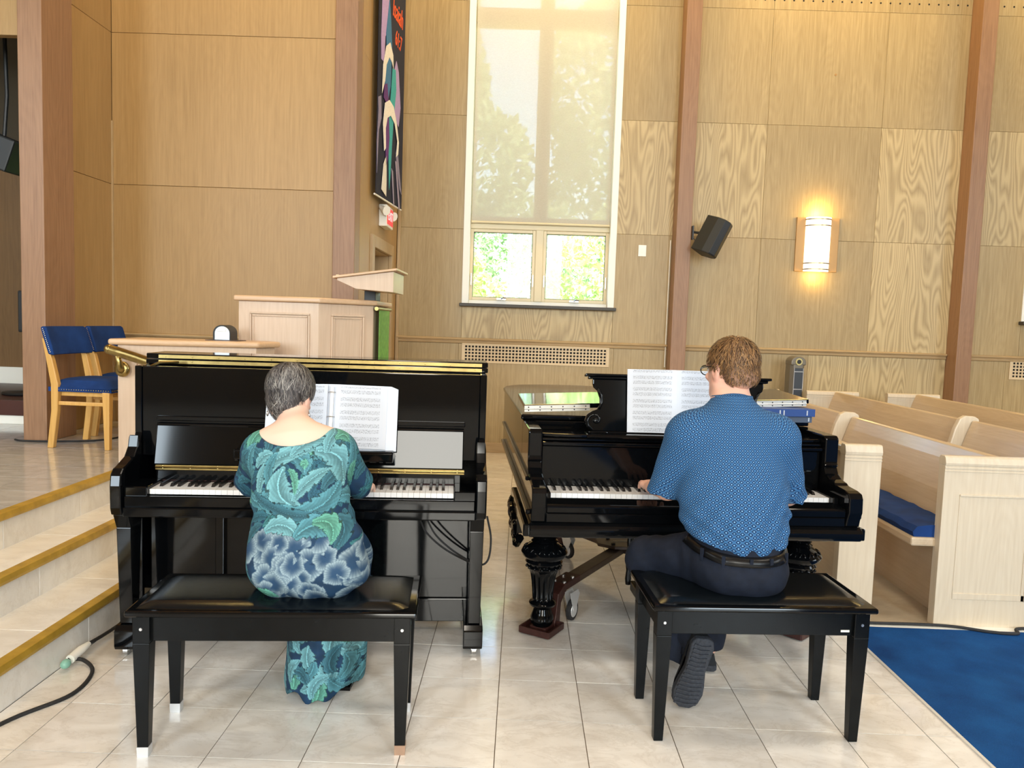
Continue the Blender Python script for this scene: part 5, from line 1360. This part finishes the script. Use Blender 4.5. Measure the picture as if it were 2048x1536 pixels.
# ---------------------------------------------------------------- the man
MO = (.80, 2.74, 0)
mn = empty('person', MO, 0, 'seated person with short brown hair and glasses in a blue dotted shirt', 'person')
mc = (.800, 2.905, 1.268)
F = Field((.33, 2.48, -.01), (1.19, 3.52, 1.44), .0050)
MM = add_head(F, mc, math.radians(24), math.radians(8), 1.05)
F.cone((.795, 2.865, 1.10), (.800, 2.890, 1.20), .063, .060, .03)
F.cone((.81, 2.77, .60), (.80, 2.80, .80), .130, .135, .05, (1.2, .8, 1)); F.cone((.80, 2.80, .80), (.795, 2.84, 1.00), .145, .145, .05, (1.18, .72, 1))
F.cone((.655, 2.84, 1.035), (.945, 2.845, 1.035), .062, .062, .06); F.cone((.795, 2.855, 1.06), (.795, 2.865, 1.13), .10, .066, .04)
MSH = ((.625, 2.84, 1.010), (.975, 2.845, 1.008)); MEL = ((.578, 2.905, .805), (1.035, 2.905, .800)); MWR = ((.565, 3.16, .752), (.96, 3.175, .748))
for i in (0, 1):
    F.cone(MSH[i], MEL[i], .055, .046, .03); F.cone(MEL[i], MWR[i], .046, .030, .02)
    add_hand(F, MWR[i], (.06 if i == 0 else -.06, 1, -.06), 1 if i == 0 else -1, .5, 1.08)
for hip, knee, ank, toe in (((.72, 2.77, .575), (.525, 2.96, .510), (.690, 2.782, .245), (.668, 2.765, .12)), ((.865, 2.78, .575), (.865, 3.18, .515), (.82, 3.12, .10), (.82, 3.33, .04))):
    F.cone(hip, knee, .085, .062, .04); F.cone(knee, ank, .058, .040, .03); F.cone(ank, toe, .030, .022, .03)
field_obj(F, 'body', SKIN, mn, MO, skin_paint((222, 176, 154), MM, 1.05, .12))
add_eyes(MM, mn, MO, 1.05)
# trousers
F = Field((.33, 2.50, -.005), (1.13, 3.34, .76), .0060)
F.cone((.815, 2.705, .560), (.815, 2.74, .655), .145, .145, .05, (1.04, .95, .74)); F.ell((.752, 2.70, .565), (.098, .130, .082), .05); F.ell((.870, 2.70, .565), (.096, .130, .080), .05)
F.cone((.72, 2.77, .575), (.525, 2.96, .510), .106, .080, .05); F.cone((.525, 2.96, .505), (.625, 2.85, .30), .078, .064, .04); F.cone((.625, 2.85, .30), (.635, 2.84, .10), .062, .054, .04, cut=((.635, 2.84, .165), (-.25, .2, -1)))
F.cone((.865, 2.78, .575), (.865, 3.18, .515), .098, .080, .05); F.cone((.875, 3.18, .51), (.825, 3.12, .12), .076, .066, .04)
F.cone((.81, 2.740, .62), (.81, 2.775, .70), .138, .128, .04, (1.05, .88, 1))
X, Y, Z = F.grid()
F.d = F.d+(.0022*np.sin((X*.8-Y*.35+Z*.2)*75+2*np.sin(Y*22))*np.clip((.72-X)/.12, 0, 1)+.0012*np.sin((X+Z)*60+np.sin(Y*40))).astype(np.float32)
F.d = np.maximum(F.d, np.maximum(Z-.668, .095-Z).astype(np.float32))
NAVYT = plain('navy_trousers', srgb(17, 24, 38), .8, noise=.2, nscale=40., bump=.0008, spec=.25)
field_obj(F, 'trousers', NAVYT, mn, MO)
def hug(F, c, a, z, off):
    d = np.array([math.cos(a), math.sin(a)]); rr = np.arange(.04, .30, .002)
    for r in rr[::-1]:
        p = (np.array([c[0]+d[0]*r, c[1]+d[1]*r, z])-F.lo)/F.h; i = np.round(p).astype(int)
        if (i >= 0).all() and (i < F.n).all() and F.d[tuple(i)] < 0: return (c[0]+d[0]*(r+off)-MO[0], c[1]+d[1]*(r+off)-MO[1], z)
    return (c[0]+d[0]*.1-MO[0], c[1]+d[1]*.1-MO[1], z)
AN = np.linspace(math.pi, 2*math.pi, 40)
# belt with loops
def beltz(a): return .606+.030*(1+math.sin(a))
m = MB(); A = [hug(F, (.812, 2.76), a, beltz(a), .004) for a in AN]; Bq = [hug(F, (.812, 2.76), a, beltz(a)+.032, .004) for a in AN]
for Q in (A, Bq):
    for _ in range(3): Q[1:-1] = [tuple((np.array(Q[i-1])+2*np.array(Q[i])+np.array(Q[i+1]))/4) for i in range(1, len(Q)-1)]
n = len(A); m.v = A+Bq; m.f = [(i, i+1, n+i+1, n+i) for i in range(n-1)]
be = m.build('belt', SKINBELT, mn, smooth='all'); sd = be.modifiers.new('thick', 'SOLIDIFY'); sd.thickness = .005; sd.offset = 1
for a in (-.75, -1.20, -1.57, -2.05, -2.5):
    c_ = hug(F, (.812, 2.76), a, beltz(a)+.016, .011)
    m = MB(); m.M = Matrix.Translation(c_) @ Matrix.Rotation(a+math.pi/2, 4, 'Z'); m.box(-.006, .006, -.004, .004, -.030, .014); m.build('belt_loop', NAVYT, mn, .001)
# shirt
F = Field((.42, 2.52, .54), (1.20, 3.06, 1.26), .0052)
F.cone((.808, 2.742, .645), (.80, 2.79, .80), .156, .150, .05, (1.20, .98, 1)); F.cone((.80, 2.79, .80), (.795, 2.835, .985), .155, .158, .05, (1.22, .80, 1))
F.cone((.645, 2.83, 1.035), (.955, 2.835, 1.033), .072, .072, .06); F.cone((.795, 2.845, 1.075), (.796, 2.862, 1.125), .100, .078, .05)
for i in (0, 1):
    S_, E_ = np.array(MSH[i]), np.array(MEL[i]); e = S_+(E_-S_)*1.3
    F.cone(S_, e, .076, .068, .04, cut=(S_+(E_-S_)*1.06, (0, .25, -1)))
X, Y, Z = F.grid()
wr = .004*np.sin((Z*1.0+X*.75)*95)*np.exp(-((Z-.70-.25*(X-.80))/.09)**2)+.0035*np.sin((Z-1.4*X)*60)*np.clip((.95-Z)/.2, 0, 1)+.004*np.sin((X-.8)*70)*np.clip((.68-Z)/.08, 0, 1)
F.d = F.d+wr.astype(np.float32)
F.d = np.maximum(F.d, (.632+.26*np.clip(.80-X, 0, 1)+.22*np.clip(X-.83, 0, 1)-Z).astype(np.float32))
def shirt_uv(co, nr):
    ax = np.array([.80, 2.90]); a = np.arctan2(co[:, 0]-ax[0], -(co[:, 1]-ax[1])); c = np.ones((len(co), 4)); c[:, 0] = a*.205; c[:, 1] = co[:, 2]+.25*(co[:, 1]-2.7)*0; c[:, 2] = 0; return c
def shirt_mat():
    t = NT('dotted_blue_shirt'); a = t.n('Attribute', _p={'attribute_name': 'paint'}); s_ = t.n('SeparateColor', Color=a.outputs['Color'])
    P_ = .0190
    u = t.math('DIVIDE', s_.outputs[0], P_); v = t.math('DIVIDE', s_.outputs[1], P_)
    def cell(du, dv):
        fu = t.math('SUBTRACT', t.math('FRACT', t.math('ADD', u, 50+du)), .5); fv = t.math('SUBTRACT', t.math('FRACT', t.math('ADD', v, 50+dv)), .5)
        return t.math('SQRT', t.math('ADD', t.math('MULTIPLY', fu, fu), t.math('MULTIPLY', fv, fv)))
    d = t.math('MINIMUM', cell(0, 0), cell(.5, .5))
    col = t.ramp(d, [(.0, srgb(140, 184, 218)), (.09, srgb(100, 150, 196)), (.13, srgb(16, 42, 78)), (.26, srgb(18, 46, 84)), (.29, srgb(38, 80, 122)), (.34, srgb(50, 96, 140))])
    s1 = t.math('FRACT', t.math('ADD', t.math('ADD', u, v), 100.)); s2 = t.math('FRACT', t.math('ADD', t.math('SUBTRACT', u, v), 100.))
    ln = t.math('MAXIMUM', t.math('GREATER_THAN', t.math('ABSOLUTE', t.math('SUBTRACT', s1, .5)), .46), t.math('GREATER_THAN', t.math('ABSOLUTE', t.math('SUBTRACT', s2, .5)), .46))
    ln = t.math('MULTIPLY', ln, t.math('GREATER_THAN', d, .28))
    col = t.mix(t.math('MULTIPLY', ln, .6), col, srgb(128, 176, 214))
    t.bsdf(col, .8, spec=.25); return t.m
SHIRT = shirt_mat()
field_obj(F, 'shirt', SHIRT, mn, MO, shirt_uv)
m = MB(); C1 = [(.797+.078*math.cos(a), 2.862+.074*math.sin(a), 1.118-.010*math.sin(a)) for a in np.linspace(0, 2*math.pi, 40)]; C2 = [(.798+.070*math.cos(a), 2.876+.069*math.sin(a), 1.166-.012*math.sin(a)) for a in np.linspace(0, 2*math.pi, 40)]; n = 40
m.v = [tuple(np.array(p)-np.array(MO)) for p in C1+C2]; m.f = [(i, (i+1) % n, n+(i+1) % n, n+i) for i in range(n)]
co_ = m.build('collar', SHIRT, mn, smooth='all'); at = co_.data.attributes.new('paint', 'FLOAT_COLOR', 'POINT')
at.data.foreach_set('color', np.array([[math.atan2(p[0]-.8, -(p[1]-2.9))*.2, p[2], 0, 1] for p in C1+C2], np.float32).ravel())
sd = co_.modifiers.new('thick', 'SOLIDIFY'); sd.thickness = .006; sd.offset = 1
MB().tube([tuple(np.array(p)-np.array(MO)) for p in ((.622, 2.85, .34), (.655, 2.815, .29), (.690, 2.782, .245), (.684, 2.775, .20))], [.054, .054, .054, .05], 14).build('sock', NAVYT, mn, smooth=True)
# shoes: the left one tucked back on its toes, sole showing; the right one on the pedal
SOLE = plain('grey_sole', srgb(44, 48, 56), .8, noise=.35, nscale=120., bump=.004); SHOE = plain('black_shoe_mesh', srgb(22, 26, 32), .85, noise=.2, nscale=200., bump=.001)
def shoe(M_, parent):
    out = [(.030, 0), (.038, .03), (.036, .08), (.034, .13), (.044, .19), (.047, .225), (.040, .265), (.020, .288), (-.012, .288), (-.036, .262), (-.042, .22), (-.036, .17), (-.028, .12), (-.030, .07), (-.032, .02), (-.022, -.004), (.016, -.008)]
    m = MB(); m.M = M_; m.prism(out, 'z', 0, .026); so = m.build('sole', SOLE, parent, .006, seg=3)
    t_ = MB(); t_.M = M_
    for i in range(15):
        y = .015+.0175*i; w = .026+.010*math.sin(max(0, (y-.12)/.17)*math.pi*.9) if y > .1 else .024
        t_.prism([(-w, y), (0, y+.006), (w, y), (w, y+.008), (0, y+.014), (-w, y+.008)], 'z', -.004, .003)
    t_.build('tread_bar', SOLE, so)
    u = MB(); u.M = M_
    secs = [(.0, .026, .070), (.04, .034, .088), (.09, .034, .085), (.14, .036, .066), (.19, .042, .054), (.24, .040, .046), (.28, .022, .036)]
    V = []; n_ = 12
    for y, w, h in secs:
        for k in range(n_):
            a = math.pi*k/(n_-1); V.append((w*math.cos(a), y, .020+(h-.020)*math.sin(a)))
    u._add(V, [(i*n_+k, i*n_+k+1, (i+1)*n_+k+1, (i+1)*n_+k) for i in range(len(secs)-1) for k in range(n_-1)]+[tuple(range(n_)), tuple(range((len(secs)-1)*n_, len(secs)*n_))[::-1]])
    return u.build('shoe', SHOE, parent, smooth=True)
# local shoe: heel at y=0, toe at y=.28, sole down at z=0.  toe down, heel up, sole towards the camera
zax = Vector((-.06, .97, .18)).normalized(); yax = Vector((-.17, .0, -.98)); yax = (yax-yax.dot(zax)*zax).normalized(); xax = yax.cross(zax)
shoe(Matrix.Translation((.700-MO[0], 2.705-MO[1], .287)) @ Matrix((xax, yax, zax)).transposed().to_4x4() @ Matrix.Diagonal((1.28, 1, 1.1, 1)), mn)
shoe(Matrix.Translation((.822-MO[0], 3.07-MO[1], .008)) @ Matrix.Rotation(math.radians(3), 4, 'Z') @ Matrix.Rotation(math.radians(5), 4, 'X'), mn)
BROWNS = [(120, 88, 56), (142, 104, 66), (98, 72, 48), (158, 120, 78), (90, 70, 52)]
FH = Field((mc[0]-.14, mc[1]-.15, mc[2]-.13), (mc[0]+.14, mc[1]+.15, mc[2]+.16), .0050)
FH.ell(hl(MM, 1.05, 0, -.014, .032), (.0815, .101, .087), .02, MM); FH.ell(hl(MM, 1.05, 0, -.055, -.02), (.070, .050, .060), .03, MM)
FH.ell(hl(MM, 1.05, 0, .095, -.03), (.085, .075, .10), .01, MM, 's')
for x in (-1, 1): FH.ell(hl(MM, 1.05, x*.088, .010, -.020), (.026, .034, .036), .01, MM, 's')
def brownp(co, nr):
    c = np.ones((len(co), 4)); t = np.clip((co[:, 2]-(mc[2]-.085))/.085, 0, 1)[:, None]
    c[:, :3] = lin((216, 170, 148))[None]*(1-t)+lin((112, 82, 58))[None]*t; return c
hb = field_obj(FH, 'hair', HAIRM, mn, MO, brownp)
hair_strips('nape_hair', hb, MO, MM, 1.05, 900, BROWNS, .012, lambda p: 1 if p[1] < -.02 and -.062 < p[2] < .02 else 0, lift=.002, r=(.071, .051, .061), c0=(0, -.055, -.02), width=.0014)
def keepm(p):
    if (p[1] > .050 and p[2] < .060) or (abs(p[0]) > .060 and p[2] < .0 and p[1] > -.02) or p[2] < -.060: return 0
    return .22+.78*min(1, max(0, (p[2]+.02)/.08))
hair_strips('hair_strand', hb, MO, MM, 1.05, 2600, BROWNS, .034, keepm, lift=.005, r=(.080, .0995, .086), width=.0018)
# glasses
gm_ = MB()
for x in (-1, 1):
    c_ = [MM @ Vector((x*.034+.024*math.cos(a), .112, .004+.019*math.sin(a)))-Vector(MO) for a in np.linspace(0, 2*math.pi, 18)]
    gm_.tube(c_, .0022, 6)
    gm_.tube([MM @ Vector((x*.060, .110, .010))-Vector(MO), MM @ Vector((x*.082, .06, .012))-Vector(MO), MM @ Vector((x*.086, .0, .010))-Vector(MO), MM @ Vector((x*.083, -.015, -.008))-Vector(MO)], .0024, 6)
gm_.tube([MM @ Vector((-.010, .113, .010))-Vector(MO), MM @ Vector((.010, .113, .010))-Vector(MO)], .002, 6)
gm_.build('glasses', EBONY, mn, smooth='all')

# ================================================================== the garden behind the windows
gd = struct(MB().box(-20, 30, 8.6, 60, -.5, -.3), 'ground', plain('lawn', srgb(96, 128, 60), .95, noise=.3, nscale=3.))
LEAFC = []
for i, c in enumerate(((196, 214, 150), (176, 196, 150), (210, 224, 164))):
    t = NT('leaf_green'); h = t.n('HueSaturation', Color=srgb(*c), Value=t.math('ADD', .8, t.math('MULTIPLY', t.n('TexNoise', Vector=t.objco(False), Scale=6.0).outputs[0], .5))).outputs[0]
    df = t.n('BsdfDiffuse', Color=h); tl = t.n('BsdfTranslucent', Color=h); mx = t.n('MixShader', i_0=.4, i_1=df.outputs[0], i_2=tl.outputs[0]); t.t.links.new(mx.outputs[0], t.out.inputs['Surface']); LEAFC.append(t.m)
BARK = plain('bark', srgb(92, 78, 62), .9, noise=.3, nscale=20., bump=.01)
def bush(nm, c, r, n, mat, label, cat, trunk=None, size=.075):
    root = empty(nm, (c[0], c[1], -.3), 0, label, cat, 'greenery outside the windows')
    V = []; Fq = []
    for i in range(n):
        v = rng.normal(size=3); v /= np.linalg.norm(v); q = rng.uniform(.55, 1)**.5
        lump = 1+.22*math.sin(v[0]*5+c[0])*math.sin(v[2]*6+c[1])
        p = np.array([v[0]*r[0], v[1]*r[1], v[2]*r[2]])*q*lump+np.array([0, 0, c[2]+.3])
        if p[2] < .05: continue
        a = rng.normal(size=3); a /= np.linalg.norm(a); b = np.cross(a, rng.normal(size=3)); b /= np.linalg.norm(b); s_ = size*rng.uniform(.6, 1.3); k = len(V)
        V += [tuple(p-a*s_), tuple(p+b*s_*.45), tuple(p+a*s_), tuple(p-b*s_*.45)]; Fq.append((k, k+1, k+2, k+3))
    m = MB(); m.v = V; m.f = Fq; f = m.build('foliage', mat, root); f['kind'] = 'stuff'
    st = MB()
    if trunk: st.tube([(0, 0, 0), (.1, .05, trunk*.5), (0, 0, trunk)], [.22, .17, .12], 8)
    else:
        for q in range(5): st.tube([(.1*math.cos(q), .1*math.sin(q), 0), (.5*math.cos(q*1.3), .4*math.sin(q*1.3), c[2]+.3)], [.03, .015], 5)
    st.build('trunk' if trunk else 'stem', BARK, root, smooth=True)
bush('garden_bush', (-1.25, 13.2, 1.15), (1.25, 1.2, 1.75), 9000, LEAFC[0], 'sunlit bush outside the lower left casement of the central window', 'bush')
bush('garden_bush', (1.45, 13.6, 1.35), (1.25, 1.2, 1.95), 9000, LEAFC[2], 'sunlit bush outside the lower right casement of the central window', 'bush')
bush('garden_bush', (.15, 16.6, 1.9), (1.6, 1.2, 2.3), 9000, LEAFC[1], 'paler bush further back between the two bushes outside the central window', 'bush')
bush('garden_bush', (7.6, 13.5, 1.3), (2.2, 1.5, 1.9), 5000, LEAFC[1], 'sunlit bush outside the window at the right edge', 'bush')
bush('garden_tree', (-2.4, 20.0, 5.2), (2.3, 2.2, 3.9), 8000, LEAFC[1], 'tall tree behind the bushes, left half of the central window', 'tree', 4.0, .16)
bush('garden_tree', (2.6, 20.5, 6.0), (2.3, 2.2, 4.6), 8000, LEAFC[1], 'tall tree behind the bushes, right half of the central window', 'tree', 4.5, .16)
